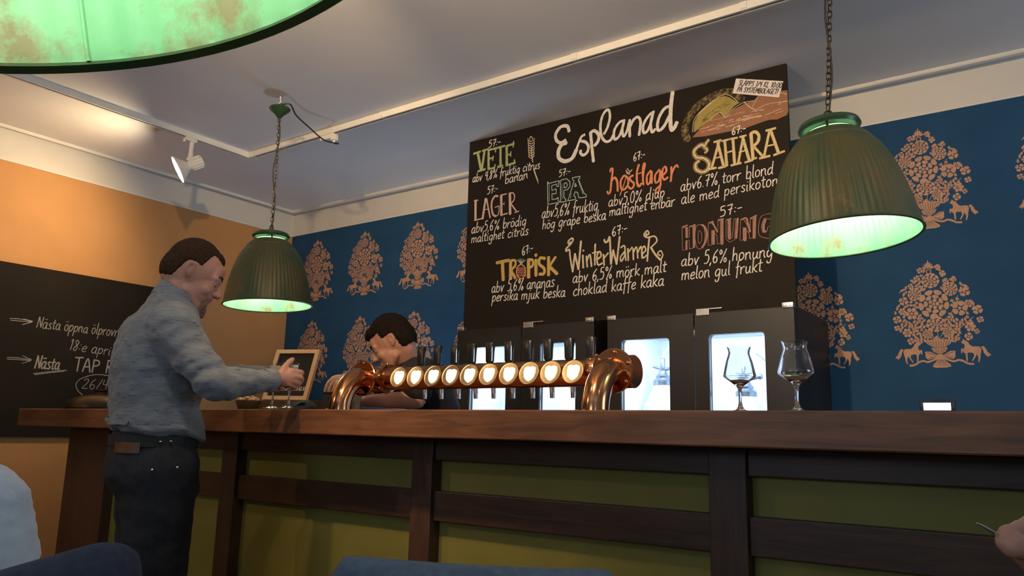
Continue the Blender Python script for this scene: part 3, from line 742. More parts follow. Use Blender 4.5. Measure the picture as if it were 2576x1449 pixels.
GL={
' ':(.34,[]),
'a':(.50,[[(.38,.48),(.24,.53),(.08,.38),(.06,.12),(.18,.0),(.32,.14),(.39,.5)],[(.39,.5),(.37,.15),(.42,.0),(.48,.04)]]),
'b':(.48,[[(.08,1.0),(.08,.5),(.09,.02)],[(.08,.3),(.2,.5),(.36,.46),(.4,.22),(.28,.02),(.09,.04)]]),
'c':(.42,[[(.38,.44),(.26,.53),(.1,.38),(.07,.15),(.18,.0),(.38,.08)]]),
'd':(.50,[[(.38,.46),(.24,.52),(.08,.36),(.07,.1),(.18,.0),(.34,.16)],[(.42,1.0),(.39,.5),(.38,.1),(.46,.0)]]),
'e':(.44,[[(.08,.24),(.3,.3),(.37,.42),(.26,.53),(.1,.38),(.07,.14),(.18,.0),(.38,.08)]]),
'f':(.36,[[(.38,.94),(.26,1.0),(.18,.8),(.17,.3),(.15,-.28)],[(.04,.48),(.34,.54)]]),
'g':(.50,[[(.38,.48),(.24,.53),(.08,.36),(.08,.12),(.2,.02),(.36,.2)],[(.4,.52),(.38,.0),(.3,-.36),(.12,-.36),(.1,-.24)]]),
'h':(.48,[[(.08,1.0),(.08,.5),(.08,.0)],[(.08,.3),(.2,.5),(.34,.46),(.36,.2),(.38,.0)]]),
'i':(.24,[[(.1,.5),(.09,.12),(.16,.0)],[(.12,.70)]]),
'j':(.28,[[(.16,.5),(.15,.0),(.1,-.34),(-.04,-.32)],[(.18,.72)]]),
'k':(.46,[[(.08,1.0),(.08,.5),(.08,.0)],[(.38,.54),(.12,.24)],[(.14,.28),(.28,.1),(.42,.0)]]),
'l':(.24,[[(.10,1.0),(.09,.4),(.11,.06),(.2,.02)]]),
'm':(.70,[[(.06,.5),(.07,.0)],[(.07,.32),(.18,.5),(.3,.44),(.32,.0)],[(.32,.32),(.44,.5),(.56,.44),(.58,.14),(.64,.0)]]),
'n':(.50,[[(.06,.5),(.07,.0)],[(.07,.32),(.2,.5),(.34,.46),(.36,.16),(.44,.0)]]),
'o':(.46,[[(.24,.53),(.09,.42),(.07,.14),(.18,.0),(.34,.1),(.38,.36),(.26,.53)]]),
'p':(.48,[[(.08,.52),(.08,.1),(.07,-.40)],[(.08,.3),(.2,.51),(.36,.46),(.38,.22),(.26,.02),(.1,.08)]]),
'r':(.38,[[(.06,.5),(.08,.0)],[(.08,.3),(.2,.48),(.34,.5)]]),
's':(.40,[[(.34,.46),(.22,.53),(.1,.42),(.2,.28),(.32,.14),(.22,.0),(.06,.06)]]),
't':(.34,[[(.16,.84),(.14,.3),(.16,.04),(.3,.06)],[(.02,.56),(.32,.6)]]),
'u':(.50,[[(.08,.5),(.08,.14),(.18,.0),(.32,.14),(.37,.5)],[(.37,.5),(.36,.12),(.46,.0)]]),
'v':(.44,[[(.06,.52),(.18,.0)],[(.18,.0),(.28,.34),(.38,.56)]]),
'y':(.46,[[(.08,.5),(.1,.16),(.2,.04),(.34,.2)],[(.4,.52),(.34,-.02),(.2,-.38),(.06,-.34)]]),
'0':(.48,[[(.24,.96),(.08,.7),(.07,.25),(.2,.0),(.36,.14),(.4,.6),(.26,.96)]]),
'1':(.26,[[(.04,.78),(.14,.94),(.13,.0)]]),
'2':(.46,[[(.08,.76),(.2,.95),(.36,.82),(.26,.45),(.06,.04),(.4,.05)]]),
'4':(.46,[[(.12,.9),(.08,.5),(.38,.46)],[(.32,.92),(.31,.0)]]),
'5':(.46,[[(.36,.96),(.12,.92),(.1,.58)],[(.1,.58),(.28,.6),(.38,.36),(.28,.05),(.06,.02)]]),
'6':(.46,[[(.34,.96),(.14,.66),(.07,.28),(.18,.0),(.34,.1),(.34,.36),(.2,.44),(.09,.26)]]),
'7':(.46,[[(.06,.9),(.38,.96)],[(.38,.96),(.28,.5),(.22,.0)],[(.12,.48),(.38,.54)]]),
'8':(.46,[[(.34,.8),(.2,.96),(.1,.78),(.3,.42),(.3,.1),(.16,.0),(.08,.2),(.32,.62),(.34,.8)]]),
'%':(.66,[[(.14,.94),(.06,.8),(.14,.62),(.24,.78),(.14,.94)],[(.54,.98),(.18,-.04)],[(.52,.32),(.42,.16),(.5,.0),(.6,.14),(.52,.32)]]),
',':(.18,[[(.09,.06),(.03,-.16)]]),
'.':(.2,[[(.08,.04)]]),
':':(.22,[[(.1,.52)],[(.08,.16)]]),
'-':(.34,[[(.04,.36),(.3,.38)]]),
'/':(.36,[[(.32,1.0),(.04,-.04)]]),
'!':(.22,[[(.12,.96),(.09,.26)],[(.08,.02)]]),
'A':(.52,[[(.04,.0),(.24,.98),(.46,.0)],[(.12,.36),(.4,.38)]]),
'B':(.50,[[(.08,.98),(.08,.0)],[(.08,.96),(.36,.86),(.3,.56),(.1,.5)],[(.1,.5),(.42,.36),(.34,.06),(.08,.0)]]),
'D':(.54,[[(.08,.98),(.08,.0)],[(.08,.98),(.38,.84),(.46,.46),(.34,.08),(.08,.0)]]),
'E':(.46,[[(.38,.96),(.08,.94),(.08,.02),(.4,.04)],[(.08,.5),(.32,.52)]]),
'G':(.54,[[(.44,.84),(.26,.98),(.08,.64),(.1,.2),(.28,.0),(.44,.16),(.45,.42),(.3,.42)]]),
'I':(.22,[[(.1,.96),(.1,.0)]]),
'K':(.50,[[(.08,.98),(.08,.0)],[(.42,.96),(.1,.44),(.46,.0)]]),
'L':(.44,[[(.08,.98),(.08,.02),(.38,.04)]]),
'M':(.64,[[(.06,.0),(.1,.96),(.3,.3),(.5,.96),(.56,.0)]]),
'N':(.56,[[(.06,.0),(.1,.96)],[(.1,.96),(.44,.04)],[(.44,.04),(.48,.98)]]),
'O':(.56,[[(.28,.98),(.1,.8),(.08,.24),(.26,.0),(.46,.2),(.46,.76),(.28,.98)]]),
'P':(.46,[[(.08,.98),(.07,.0)],[(.08,.96),(.36,.88),(.36,.58),(.08,.46)]]),
'R':(.50,[[(.08,.98),(.07,.0)],[(.08,.96),(.36,.88),(.34,.6),(.08,.5)],[(.12,.5),(.42,.0)]]),
'S':(.46,[[(.38,.86),(.22,.98),(.08,.8),(.2,.56),(.36,.34),(.28,.04),(.06,.08)]]),
'T':(.48,[[(.02,.94),(.46,.98)],[(.24,.96),(.23,.0)]]),
'Y':(.46,[[(.04,.96),(.22,.5)],[(.42,.98),(.16,.0)]]),
}
def _dots(b, y, n=2):
    a,s=GL[b]; c=a*.42
    d=[[(c-.08,y)],[(c+.08,y+.01)]] if n==2 else [[(c,y+.08),(c-.06,y+.02),(c,y-.04),(c+.06,y+.02),(c,y+.08)]]
    return (a,s+d)
GL['ä']=_dots('a',.74); GL['ö']=_dots('o',.74); GL['Ä']=_dots('A',1.16); GL['Å']=_dots('A',1.14,1)

YBD = 3.5
def menu_board():
    x0, x1, z0, z1 = -2.868, -.963, 1.662, CEIL
    r = thing('menu_board', 'large black chalk menu board standing on the two black fridges', 'blackboard', ((x0+x1)/2, YBD, z0))
    mb = MB(); mb.box((x0, YBD, z0), (x1, YBD+.022, z1), 0, .002)
    wpart('panel', mb, 'black_board', r, smooth=False)
    for a, b in ((x0+.02, x0+.06), (x1-.06, x1-.02)):
        wpart('batten', MB().box((a, YBD+.022, z0), (b, YBD+.06, z1)), 'board_edge', r, smooth=False)
    pr = lambda x, y: onY(x, y, YBD)
    N = (0, -1, 0)
    def sheet(): return Ink(pr, N)
    def put(ink, mats, label): wpart('chalk_lettering', ink.mb, mats, r, label, smooth=False, normals=False)
    CW = 'chalk_white'
    # --- VETE
    I = sheet(); z = dict(o=(1170, 340), sc=10.35); g = dict(mi=1, curve=False, **z)
    for p, w in (([(335, 480), (415, 900)], 66), ([(510, 400), (440, 880)], 58), ([(225, 485), (400, 428)], 50), ([(450, 410), (600, 365)], 45), ([(335, 945), (525, 885)], 50),
                 ([(615, 400), (612, 890)], 62), ([(600, 390), (800, 345), (1032, 278)], 52), ([(795, 345), (792, 440)], 36), ([(630, 615), (740, 590)], 40), ([(735, 545), (720, 662)], 32), ([(600, 885), (775, 850)], 48), ([(782, 765), (765, 895)], 34),
                 ([(925, 350), (925, 810)], 62), ([(850, 828), (982, 800)], 55), ([(1085, 300), (1088, 790)], 66), ([(1070, 290), (1275, 222)], 50), ([(1268, 165), (1252, 315)], 36), ([(1090, 525), (1190, 492)], 40), ([(1192, 430), (1190, 555)], 32), ([(1068, 790), (1300, 722)], 52), ([(1285, 640), (1300, 745)], 40)): I.px(p, w, **g)
    I.text('57:-', (598, 328), (925, 255), 195, 24, o=(1170, 340), sc=10.35)
    I.text('abv 4,8% fruktig citrus', (190, 1238), (1950, 860), 235, 24, o=(1170, 340), sc=10.35)
    I.text('banan', (1030, 1275), (1640, 1120), 235, 25, o=(1170, 340), sc=10.35)
    put(I, [CW, 'chalk_green'], 'green VETE lettering with price and white script')
    # wheat ear
    I = sheet()
    I.px([(1735, 300), (1740, 520), (1765, 705)], 26, **z); I.px([(1790, 890), (1840, 1040), (1895, 1195)], 32, **z); I.px([(1892, 1190), (1902, 1262)], 12, **z)
    for k in range(8):
        y = 110+k*62; I.px([(1722, y+60), (1650+k*2, y+20), (1640+k*3, y-22)], 20, **z); I.px([(1730, y+55), (1790, y+12), (1810-k*2, y-32)], 20, **z)
    I.px([(1690, 110), (1700, 45), (1740, 50), (1760, 110)], 20, **z)
    put(I, ['chalk_cream'], 'cream chalk drawing of a wheat ear')
    # --- LAGER
    I = sheet(); z = dict(o=(1170, 460), sc=9.055)
    for p, w in (([(242, 400), (238, 850)], 56), ([(205, 412), (297, 393)], 22), ([(215, 857), (378, 815)], 26), ([(470, 360), (400, 820)], 48), ([(490, 360), (572, 795)], 34), ([(440, 612), (528, 600)], 18), ([(825, 280), (828, 740)], 58), ([(810, 285), (948, 250)], 26), ([(850, 490), (892, 480)], 20), ([(890, 440), (890, 505)], 16), ([(828, 738), (960, 695)], 26), ([(1022, 235), (1028, 712)], 60), ([(1050, 480), (1182, 665)], 30), ([(1130, 682), (1228, 645)], 22), ([(775, 525), (682, 560)], 20)): I.px(p, w, mi=1, curve=False, **z)
    I.px([(750, 312), (690, 300), (620, 400), (605, 560), (640, 720), (700, 760)], 42, mi=1, **z); I.px([(690, 765), (745, 735), (775, 650), (775, 530)], 22, mi=1, **z)
    I.px([(1030, 235), (1095, 232), (1128, 300), (1110, 400), (1040, 470)], 26, mi=1, **z)
    I.text('57:-', (498, 262), (745, 205), 185, 20, **z)
    I.text('abv5,6% brödig', (140, 1152), (1395, 955), 235, 22, **z)
    I.text('maltighet citrus', (135, 1370), (1445, 1180), 220, 22, **z)
    put(I, [CW, 'chalk_pink'], 'pale pink LAGER lettering with price and white script')
    # --- Esplanad
    I = sheet(); z = dict(o=(1380, 220), sc=7.244)
    for p, w in (([(375, 800), (350, 715), (280, 700), (200, 740), (130, 860), (150, 970), (230, 1010), (310, 960)], 56), ([(330, 1010), (235, 1050), (180, 1170), (195, 1290), (300, 1345), (430, 1290), (510, 1130)], 66), ([(505, 1140), (560, 990), (600, 900), (660, 860)], 42),
                 ([(590, 975), (680, 1000), (728, 1080), (705, 1180), (635, 1235), (582, 1195), (590, 1150)], 50), ([(765, 820), (790, 1080), (820, 1350)], 56), ([(760, 830), (840, 790), (915, 870), (900, 985), (838, 1062)], 56),
                 ([(1010, 850), (1070, 740), (1118, 560), (1105, 430), (1050, 418), (980, 530), (945, 700), (960, 860), (1000, 950), (1060, 990), (1130, 960), (1180, 870)], 46),
                 ([(1390, 600), (1290, 640), (1200, 780), (1200, 940), (1280, 900), (1340, 760), (1380, 610), (1345, 760), (1365, 890), (1420, 820), (1470, 640)], 46), ([(1480, 590), (1478, 760), (1482, 900)], 48), ([(1485, 720), (1550, 590), (1635, 540), (1678, 640), (1650, 870)], 48),
                 ([(1925, 440), (1830, 510), (1730, 680), (1735, 825), (1810, 780), (1870, 620), (1910, 450), (1865, 640), (1885, 815), (1945, 760)], 48), ([(2225, 335), (2110, 390), (2010, 560), (1985, 730), (2020, 785), (2110, 700), (2200, 520)], 54), ([(2262, 80), (2232, 330), (2222, 620), (2240, 770), (2290, 740), (2340, 635)], 70)): I.px(p, w, **z)
    put(I, [CW], 'large white script reading Esplanad')
    # --- EPA
    I = sheet(); z = dict(o=(1350, 370), sc=6.586)
    for p in ([(182, 578), (205, 602), (370, 558), (362, 655), (332, 650), (332, 612), (250, 640), (255, 722), (322, 690), (327, 770), (255, 776), (256, 868), (330, 860), (355, 832), (362, 918), (188, 952), (182, 578)],
              [(385, 570), (430, 537), (500, 525), (550, 572), (555, 650), (510, 708), (452, 716), (452, 828), (482, 868), (490, 900), (376, 915), (398, 880), (398, 600), (385, 570)], [(455, 602), (492, 590), (512, 630), (490, 668), (456, 676), (455, 602)],
              [(592, 510), (722, 484), (716, 520), (690, 530), (785, 765), (822, 790), (824, 830), (700, 842), (690, 800), (680, 752), (640, 742), (618, 800), (650, 842), (640, 868), (512, 892), (532, 850), (622, 560), (594, 535), (592, 510)], [(642, 600), (662, 648), (630, 656), (642, 600)]): I.px(p, 13, mi=1, curve=False, **z)
    for p in ([(212, 620), (212, 900)], [(420, 620), (425, 860)], [(575, 760), (560, 850)], [(690, 560), (770, 780)]): I.px(p, 6, mi=1, curve=False, **z)
    I.text('57:-', (362, 497), (558, 452), 125, 15, **z)
    I.text('abv5,6% fruktig', (80, 1185), (1015, 1045), 205, 16, **z)
    I.text('hög grape beska', (88, 1368), (1150, 1200), 180, 16, **z)
    put(I, [CW, 'chalk_blue'], 'pale blue outlined EPA lettering with price and script')
    # --- hostlager
    I = sheet()
    for p, w in (([(1218, 410), (1235, 360), (1262, 380), (1240, 560), (1222, 740), (1190, 770), (1172, 735)], 32), ([(1240, 570), (1290, 505), (1335, 570), (1345, 730)], 34), ([(1450, 470), (1395, 560), (1400, 680), (1450, 705), (1515, 620), (1510, 510), (1450, 470)], 32), ([(1490, 480), (1440, 640), (1380, 800)], 16), ([(1600, 470), (1548, 500), (1560, 555), (1612, 600), (1600, 665), (1555, 690), (1525, 655)], 32),
                 ([(1695, 290), (1662, 420), (1665, 580), (1695, 650), (1740, 600)], 36), ([(1645, 455), (1735, 425)], 18), ([(1760, 560), (1775, 400), (1800, 290), (1775, 280), (1757, 420), (1772, 625)], 30), ([(1890, 390), (1830, 480), (1835, 610), (1880, 580), (1905, 400), (1910, 600)], 32), ([(2040, 370), (1965, 470), (1972, 590), (2030, 545), (2050, 390), (2055, 600), (2030, 720), (1990, 760), (1975, 710), (2060, 625)], 30), ([(2090, 470), (2150, 400), (2135, 325), (2090, 370), (2085, 480), (2115, 540), (2175, 500)], 32), ([(2232, 330), (2235, 450), (2222, 570)], 34), ([(2240, 440), (2280, 345), (2320, 302), (2345, 335)], 30)): I.px(p, w, mi=1, **z)
    for p in ([(1480, 385), (1510, 420), (1545, 432)], [(1500, 355), (1530, 390), (1560, 402)], [(1582, 370), (1560, 405), (1540, 412)], [(1485, 425), (1520, 445), (1545, 450)]): I.px(p, 14, mi=2, **z)
    I.text('67:-', (1600, 240), (1800, 180), 145, 16, **z)
    I.text('abv5,0% djup', (1185, 990), (2125, 825), 195, 16, **z)
    I.text('maltighet enbär', (1200, 1150), (2290, 975), 190, 16, **z)
    put(I, [CW, 'chalk_orange', 'chalk_pink'], 'orange script title with price and white script')
    # --- desert drawing
    I = sheet(); z = dict(o=(1700, 180), sc=8.048)
    I.px([(250, 1390), (190, 1260), (200, 1080), (300, 880), (450, 690), (680, 540), (900, 440), (1080, 420), (1240, 470), (1330, 580)], 150, mi=0, **z)
    I.fill([(380, 1230), (390, 1050), (470, 850), (620, 680), (800, 540), (960, 490), (1080, 520), (1180, 580), (1270, 640), (1170, 710), (1050, 890), (980, 920), (890, 830), (820, 860), (700, 985), (510, 1120)], 1, **z)
    I.fill([(330, 1335), (420, 1240), (520, 1120), (690, 990), (870, 838), (975, 925), (1060, 900), (1180, 760), (1420, 640), (1580, 590), (1660, 500), (1800, 460), (2100, 520), (2130, 390), (2258, 380), (2280, 800), (2250, 880), (2050, 970), (1900, 975), (1700, 1040), (1400, 1150), (1000, 1230), (600, 1310)], 2, **z)
    for k in range(46):
        rn = random.Random(k); t = rn.random(); x = 450+1700*t; y = 1210-520*t+rn.uniform(-70, 120)*(.6+.5*t); L = rn.uniform(60, 180); I.px([(x, y), (x+L*.5, y-L*.16), (x+L, y-L*.30)], rn.uniform(6, 16), mi=(4 if k % 3 else 3), **z)
    for k in range(22):
        rn = random.Random(100+k); t = rn.random(); x = 470+520*t; y = 1000-380*t+rn.uniform(-20, 120); L = rn.uniform(60, 160); I.px([(x, y), (x+L*.5, y-L*.42), (x+L, y-L*.62)], rn.uniform(6, 16), mi=(5 if k % 2 else 0), **z)
    for p, w in (([(980, 922), (1060, 895), (1180, 745), (1350, 642), (1480, 605), (1600, 590)], 11), ([(1380, 612), (1490, 715), (1605, 772)], 16), ([(1672, 490), (1620, 600), (1550, 722)], 9), ([(1605, 775), (1800, 682), (1960, 638), (2270, 602)], 10), ([(2130, 430), (2260, 462)], 12), ([(690, 985), (870, 832), (930, 860), (978, 925)], 11), ([(700, 995), (980, 935), (1260, 845), (1400, 815)], 7), ([(340, 1225), (370, 990), (480, 830), (700, 640), (980, 460), (1160, 530), (1275, 640)], 12), ([(372, 1225), (395, 1010), (500, 830), (720, 640)], 9)): I.px(p, w, mi=3, **z)
    put(I, ['chalk_halo', 'chalk_sun', 'chalk_brown', 'chalk_cream', 'chalk_pink', 'chalk_olive'], 'chalk drawing of a yellow sun behind red brown dunes')
    # --- SAHARA
    I = sheet(); z = dict(o=(1690, 310), sc=6.9)
    S = [([(640, 290), (600, 340), (570, 400)], 44), ([(590, 440), (530, 375), (440, 420), (385, 500), (430, 590), (560, 610), (645, 690), (625, 800), (530, 850), (425, 800), (415, 710), (470, 655)], 62), ([(575, 410), (618, 470), (575, 515)], 34)]
    for p, w in S: I.px(p, w+16, mi=2, **z)
    for p, w in S: I.px(p, w, mi=3, **z); I.px(p, w*.66, mi=1, **z)
    for p, w in (([(825, 310), (690, 790)], 46), ([(795, 330), (905, 760)], 52), ([(745, 612), (850, 582)], 25), ([(732, 330), (852, 292)], 36), ([(640, 800), (768, 775)], 40), ([(812, 780), (935, 750)], 42), ([(920, 300), (955, 740)], 52), ([(1062, 275), (1092, 710)], 52), ([(955, 510), (1070, 478)], 30), ([(868, 312), (982, 285)], 36), ([(1000, 278), (1138, 252)], 36), ([(1030, 735), (1202, 690)], 40), ([(1240, 245), (1155, 690)], 44), ([(1232, 250), (1345, 640)], 54), ([(1165, 512), (1285, 470)], 26), ([(1178, 240), (1292, 212)], 36), ([(1272, 682), (1402, 642)], 42), ([(1375, 185), (1412, 620)], 60), ([(1430, 410), (1592, 590)], 44), ([(1390, 632), (1472, 602)], 38), ([(1700, 120), (1602, 580)], 46), ([(1712, 110), (1852, 510)], 56), ([(1640, 402), (1785, 368)], 30), ([(1638, 132), (1802, 86)], 42), ([(1525, 612), (1702, 568)], 44), ([(1770, 555), (1955, 485)], 44)):
        I.px(p, w, mi=2, curve=False, **z); I.px(p, w*.62, mi=1, curve=False, **z)
    for w, m in ((56, 2), (36, 1)): I.px([(1370, 180), (1450, 150), (1512, 215), (1495, 320), (1425, 392)], w, mi=m, **z)
    I.text('67:-', (1035, 205), (1285, 148), 140, 18, **z)
    I.text('abv6.7% torr blond', (145, 1185), (1765, 878), 215, 18, **z)
    I.text('ale med persikotone', (160, 1410), (1960, 1050), 215, 18, **z)
    put(I, [CW, 'chalk_cream', 'chalk_yellow', 'black_board'], 'cream SAHARA slab lettering with price and script')
    # --- HONUNG
    I = sheet(); z = dict(o=(1690, 500), sc=6.585)
    for p, w in (([(250, 478), (250, 632)], 36), ([(245, 705), (245, 840)], 34), ([(375, 432), (370, 805)], 38), ([(180, 466), (262, 440)], 24), ([(300, 462), (392, 434)], 24), ([(690, 530), (690, 750)], 46), ([(622, 400), (690, 376)], 26), ([(672, 384), (758, 555)], 26), ([(772, 352), (856, 335)], 26), ([(836, 350), (834, 750)], 44), ([(955, 350), (958, 665)], 48), ([(905, 352), (985, 328)], 22), ([(1092, 325), (1068, 655)], 36), ([(1212, 490), (1214, 690)], 54), ([(1152, 345), (1225, 315)], 26), ([(1238, 322), (1296, 545)], 34), ([(1302, 330), (1400, 277)], 26), ([(1378, 292), (1366, 650)], 46), ([(1550, 345), (1520, 440), (1522, 540), (1560, 545)], 40)): I.px(p, w, mi=1, curve=False, **z)
    I.px([(500, 432), (555, 480), (582, 590), (560, 710), (505, 808)], 34, mi=1, **z)
    for p in ([(170, 482), (232, 476), (232, 648), (290, 640), (290, 470), (350, 462), (354, 818), (292, 832), (288, 686), (232, 698), (232, 846), (178, 855), (170, 482)], [(400, 470), (385, 640), (420, 810), (500, 815), (545, 690), (550, 560), (520, 450), (450, 430), (400, 470)], [(440, 560), (445, 735), (495, 690), (492, 570), (450, 530), (440, 560)],
              [(605, 410), (603, 772), (662, 768), (660, 520), (750, 610), (755, 748), (808, 742), (805, 358), (765, 366), (765, 540), (655, 398), (605, 410)], [(900, 360), (900, 670), (960, 722), (1040, 680), (1062, 330), (1030, 335), (1005, 640), (965, 668), (930, 640), (930, 352), (900, 360)],
              [(1140, 350), (1130, 690), (1185, 685), (1182, 470), (1285, 575), (1290, 660), (1345, 650), (1345, 330), (1300, 338), (1298, 520), (1195, 345), (1140, 350)], [(1700, 240), (1600, 250), (1480, 300), (1440, 450), (1455, 610), (1590, 655), (1680, 640)], [(1700, 330), (1590, 335), (1530, 330), (1490, 450), (1510, 555), (1580, 530), (1600, 460), (1680, 455)]): I.px(p, 9, mi=1, curve=len(p) < 11 and p[0][0] in (400, 440, 1700), **z)
    I.text('57:-', (790, 302), (1170, 215), 178, 18, **z)
    I.text('abv 5,6% honung', (150, 1122), (1680, 960), 225, 19, **z)
    I.text('melon gul frukt', (155, 1352), (1500, 1205), 225, 19, **z)
    put(I, [CW, 'chalk_rose'], 'dusty rose HONUNG lettering with price and white script')
    # --- TROPISK
    I = sheet(); z = dict(o=(1220, 560), sc=5.367)
    for p, w in (([(155, 545), (325, 508)], 40), ([(237, 540), (247, 778)], 46), ([(347, 520), (347, 762)], 46), ([(360, 650), (412, 752)], 36), ([(590, 495), (590, 742)], 48), ([(690, 500), (690, 718)], 44), ([(688, 428), (690, 452)], 40), ([(860, 465), (860, 712)], 44), ([(955, 465), (872, 590)], 36), ([(872, 590), (975, 692)], 44)):
        I.px(p, w, mi=1, curve=False, **z); I.px([(x+w*.42, y) for x, y in p], 9, mi=3, curve=False, **z)
    for p, w in (([(350, 512), (405, 512), (412, 575), (358, 640)], 30), ([(590, 502), (645, 508), (645, 580), (598, 612)], 34), ([(812, 485), (745, 480), (735, 560), (800, 620), (795, 690), (735, 695)], 38)): I.px(p, w, mi=1, **z)
    el = [(488+60*math.cos(t), 662+95*math.sin(t)) for t in [2*PI*k/18 for k in range(19)]]
    I.px(el, 15, mi=2, **z)
    for k in range(-2, 3):
        I.px([(488+k*24-26, 600), (488+k*20, 660), (488+k*24+22, 728)], 6, mi=2, **z); I.px([(488+k*24+26, 600), (488+k*20, 660), (488+k*24-22, 728)], 6, mi=3, **z)
    for q in ((430, 505), (455, 492), (478, 490), (500, 490), (525, 495), (548, 505)): I.px([(488, 560), ((488+q[0])/2+4, 528), q], 8, mi=4, **z)
    I.text('67:-', (500, 445), (655, 392), 120, 13, **z)
    I.text('abv 5,6% ananas', (85, 950), (940, 862), 160, 14, **z)
    I.text('persika mjuk beska', (90, 1065), (1085, 1000), 150, 14, **z)
    put(I, [CW, 'chalk_yellow', 'chalk_orange', 'chalk_rose', 'chalk_blue'], 'gold TROPISK lettering with a pineapple for its O')
    # --- Winter Warmer
    I = sheet()
    for p, w in (([(1160, 262), (1132, 290), (1128, 250), (1175, 212), (1190, 240), (1150, 300), (1100, 350), (1098, 385), (1140, 368), (1152, 470), (1185, 665)], 22), ([(1185, 665), (1215, 420)], 26), ([(1215, 420), (1262, 632)], 26), ([(1262, 632), (1298, 250)], 30), ([(1322, 440), (1328, 612)], 26), ([(1328, 372), (1332, 385)], 24), ([(1370, 450), (1382, 600)], 24), ([(1378, 510), (1418, 432), (1440, 592)], 24), ([(1490, 290), (1485, 430), (1485, 572)], 24), ([(1450, 412), (1528, 395)], 16), ([(1512, 500), (1568, 452), (1550, 390), (1515, 445), (1525, 568), (1585, 548)], 22), ([(1600, 430), (1610, 575)], 24), ([(1605, 485), (1665, 410)], 22),
                 ([(1612, 230), (1625, 265), (1660, 250), (1685, 195), (1695, 380), (1702, 562)], 26), ([(1702, 562), (1732, 370)], 24), ([(1732, 370), (1778, 562)], 24), ([(1778, 562), (1820, 190)], 26), ([(1835, 340), (1880, 310), (1890, 380), (1832, 465), (1842, 522), (1888, 445), (1890, 380), (1905, 512)], 20), ([(1930, 350), (1936, 512)], 22), ([(1935, 405), (1990, 330)], 20), ([(2000, 350), (2006, 502)], 22), ([(2006, 405), (2048, 330), (2066, 482)], 20), ([(2066, 405), (2108, 322), (2122, 482)], 20), ([(2130, 420), (2172, 370), (2150, 318), (2120, 375), (2135, 475), (2185, 440)], 20), ([(2222, 190), (2205, 350), (2192, 522)], 24), ([(2185, 145), (2172, 175), (2215, 150), (2190, 110), (2148, 165), (2195, 202), (2290, 185), (2322, 250), (2245, 332)], 20), ([(2240, 332), (2300, 430), (2370, 505)], 26), ([(2370, 505), (2402, 440), (2372, 380), (2332, 420), (2368, 445)], 18)): I.px(p, w, mi=1, curve=len(p) > 2, **z)
    I.text('67:-', (1712, 188), (1925, 128), 130, 14, **z)
    I.text('abv 6,5% mörk malt', (1180, 815), (2450, 665), 165, 15, **z)
    I.text('choklad kaffe kaka', (1185, 990), (2420, 848), 170, 15, **z)
    put(I, [CW, 'chalk_cream'], 'white curled Winter Warmer lettering with price and script')
    # --- taped paper note
    z = dict(o=(1700, 180), sc=8.048)
    q = [onY(1700+x/8.048, 180+y/8.048, YBD-.004) for x, y in ((1220, 140), (2180, 195), (2090, 525), (1150, 440))]
    n = thing('paper_note', 'white paper note taped on the upper right corner of the menu board', 'note', q[0])
    mb = MB(); mb.prism(q, (0, .0006, 0)); wpart('sheet', mb, 'paper', n, smooth=False)
    I = Ink(lambda x, y: onY(x, y, YBD-.0045), N)
    I.text('SLÄPPS 1/4 KL 10:00', (1262, 278), (2140, 335), 105, 13, slant=.1, bold=1.0, **z); I.text('PÅ SYSTEMBOLAGET!', (1232, 408), (2060, 462), 100, 13, slant=.1, bold=1.0, **z)
    wpart('handwriting', I.mb, 'ink', n, smooth=False, normals=False)
menu_board()

def left_board():
    X = XL+.022; z1 = (onX(0, 657, X).z+onX(380, 720, X).z)/2; z0 = onX(0, 1098, X).z
    r = thing('wall_blackboard', 'wide blackboard on the ochre wall behind the man, chalked with coming events', 'blackboard', (XL, 1.6, z0))
    wpart('panel', MB().box((XL+.001, .2, z0), (X, 3.02, z1), 0, .002), 'old_board', r, smooth=False)
    I = Ink(lambda x, y: onX(x, y, X), (1, 0, 0)); z = dict(o=(0, 560), sc=3.22)
    def put(nm): 
        nonlocal I
        wpart(nm, I.mb, 'chalk_dim', r, smooth=False, normals=False); I = Ink(lambda x, y: onX(x, y, X), (1, 0, 0))
    for a in ([(80, 775), (170, 782), (260, 802)], [(85, 790), (170, 798), (255, 806)], [(190, 780), (230, 790), (262, 803), (180, 826)]): I.px(a, 6, **z)
    put('chalk_arrow')
    for a in ([(58, 1092), (150, 1096), (250, 1114)], [(58, 1106), (150, 1110), (245, 1118)], [(185, 1078), (220, 1096), (252, 1115), (178, 1140)]): I.px(a, 6, **z)
    put('chalk_arrow')
    for a in ([(270, 1222), (400, 1208), (540, 1195)], [(280, 1232), (400, 1216), (520, 1204)]): I.px(a, 6, **z)
    put('chalk_underline')
    I.px([(900, 1245), (820, 1232), (740, 1236), (650, 1268), (615, 1310), (630, 1360), (668, 1395)], 6, **z); put('chalk_circle')
    I.text('Nästa öppna ölprovning', (290, 850), (1050, 935), 92, 6, bold=1.1, **z)
    put('chalk_lettering'); I.text('18:e april', (555, 1030), (915, 1080), 92, 6, bold=1.1, **z); put('chalk_lettering')
    I.text('Nästa', (275, 1180), (480, 1192), 105, 10, bold=1.1, **z)
    put('chalk_lettering'); I.text('TAP ROOM', (590, 1200), (1150, 1240), 108, 10, slant=.05, bold=1.1, **z)
    put('chalk_lettering'); I.text('26/4', (655, 1342), (870, 1358), 88, 5, bold=1.1, **z); put('chalk_lettering')
left_board()

